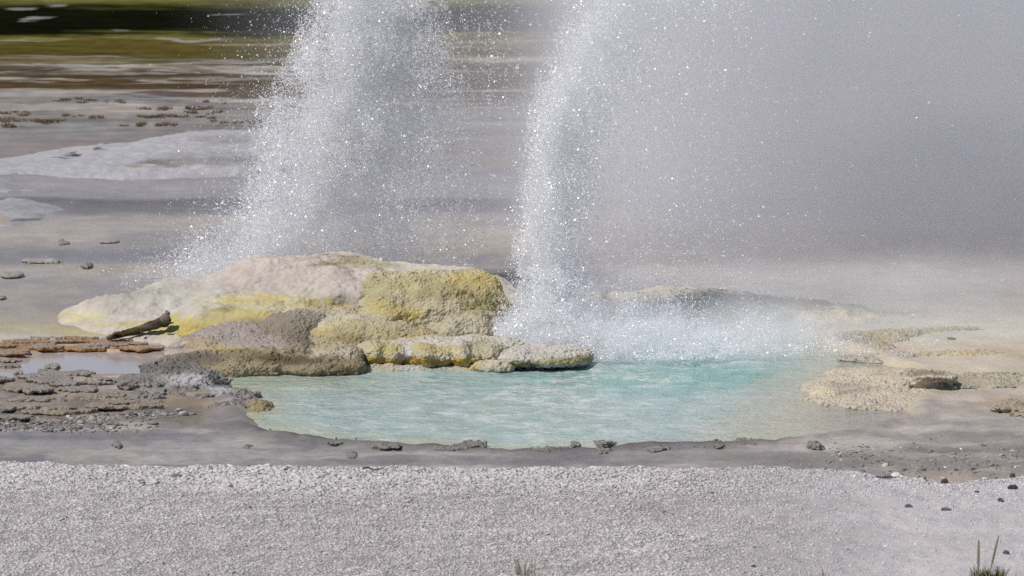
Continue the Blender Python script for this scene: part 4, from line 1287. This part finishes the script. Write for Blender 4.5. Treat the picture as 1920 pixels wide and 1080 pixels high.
# ------------------------------------------------------------------ steam
def box_mesh(name, lo, hi):
    V = np.array([(x, y, z) for x in (lo[0], hi[0]) for y in (lo[1], hi[1]) for z in (lo[2], hi[2])])
    F = np.array([(0, 1, 3, 2), (4, 6, 7, 5), (0, 4, 5, 1), (2, 3, 7, 6), (0, 2, 6, 4), (1, 5, 7, 3)])
    return mesh_np(name, V, F, False)


def volume_material(name, density, colour=(0.97, 0.975, 0.985, 1), aniso=0.1):
    k = Nd(name)
    tc = k.n('TexCoord').outputs['Object']
    s = k.n('SeparateXYZ', {0: tc})
    dn = density(k, tc, s.outputs[0], s.outputs[1], s.outputs[2])
    v = k.n('VolumePrincipled', {'Color': colour, 'Anisotropy': aniso})
    k.put(v.inputs['Density'], dn)
    k.t.links.new(v.outputs[0], k.out.inputs['Volume'])
    return k.m


def d_steam(k, tc, x, y, z):
    n = k.n('TexNoise', {'Vector': tc, 'Scale': 0.55, 'Detail': 3.0, 'Roughness': 0.55, 'Distortion': 0.5}).outputs[0]
    xs = k.math('ADD', x, k.mul(k.math('SUBTRACT', n, 0.5), 2.2))
    ramp = k.math('ADD', k.mul(k.ss(xs, -3.2, -0.9), 0.11), k.mul(k.ss(xs, -0.35, 1.7), 0.89))
    nn = k.ss(n, 0.30, 0.68, 0.6, 1.2)
    return k.mul(ramp, nn, k.ss(y, 43.0, 44.5), k.ss(y, 56.0, 52.0), k.ss(z, 8.0, 4.5), 0.40)


st = link('steam', box_mesh('steam', (-5, 43, -0.3), (9, 56, 8.0)), volume_material('steam_cloud', d_steam, (0.925, 0.921, 0.938, 1)))
st['kind'] = 'stuff'
tag(st, 'grey white cloud of steam drifting right behind the two jets', 'steam')


def d_mist(k, tc, x, y, z):
    n = k.n('TexNoise', {'Vector': tc, 'Scale': 1.6, 'Detail': 3.0, 'Roughness': 0.6, 'Distortion': 0.4}).outputs[0]
    top = k.math('MULTIPLY_ADD', n, 0.9, 0.05)
    f = k.math('DIVIDE', z, top)
    return k.mul(k.ss(f, 1.0, 0.2), k.ss(x, -0.1, 0.5), k.ss(x, 5.6, 2.5), k.ss(y, 38.4, 39.2), k.ss(y, 43.5, 42.0), k.ss(n, 0.3, 0.7, 0.4, 1.5), k.math('MULTIPLY_ADD', k.mul(k.ss(y, 41.0, 40.2), k.ss(x, 3.2, 1.8), k.ss(z, 0.42, 0.05)), 0.95, 0.32))


mi = link('mist', box_mesh('mist', (-0.2, 38.4, -0.25), (5.8, 43.4, 0.9)), volume_material('low_mist', d_mist))
mi['kind'] = 'stuff'
tag(mi, 'low white mist lying over the rear of the pool and right flats', 'mist')


def d_jet(tab, Yc, ry, dens):
    rows = [r for r in tab]
    pts = []
    for py, L, C, Rr in rows:
        xl, _, z = at_depth(L, py, Yc)
        xc = at_depth(C, py, Yc)[0]
        xr = at_depth(Rr, py, Yc)[0]
        pts.append((float(z), float(xl), float(xc), float(xr)))
    zs = [p[0] for p in pts]
    lo, hi = min(zs), max(zs)

    def f(k, tc, x, y, z):
        n = k.n('TexNoise', {'Vector': tc, 'Scale': 2.6, 'Detail': 3.0, 'Roughness': 0.6, 'Distortion': 0.5}).outputs[0]
        c = k.curve(z, [(p[0], p[2]) for p in pts], lo, hi, -4, 4)
        l = k.curve(z, [(p[0], p[2] - p[1]) for p in pts], lo, hi, 0, 4)
        r = k.curve(z, [(p[0], p[3] - p[2]) for p in pts], lo, hi, 0, 4)
        d = k.math('SUBTRACT', x, c)
        u = k.math('ADD', k.math('DIVIDE', k.math('MAXIMUM', d, 0.0), r), k.math('DIVIDE', k.math('MAXIMUM', k.mul(d, -1.0), 0.0), l))
        v = k.math('DIVIDE', k.math('ABSOLUTE', k.math('SUBTRACT', y, Yc)), ry)
        q = k.math('SQRT', k.math('ADD', k.mul(u, u), k.mul(v, v)))
        return k.mul(k.ss(q, 1.0, 0.1), k.ss(n, 0.3, 0.7, 0.35, 1.6), k.ss(z, lo, lo + 0.3), dens)
    xs = [p[1] for p in pts] + [p[3] for p in pts]
    return f, (min(xs), Yc - ry, lo), (max(xs), Yc + ry, hi)


for tab, Yc, ry, dens, par in ((LEFT, YL, 0.8, 0.5, jl), (RIGHT, YR, 0.45, 1.3, jr)):
    f, lo, hi = d_jet(tab, Yc, ry, dens)
    o = link('mist', box_mesh('mist', lo, hi), volume_material('jet_mist', f), par)
    o['kind'] = 'stuff'
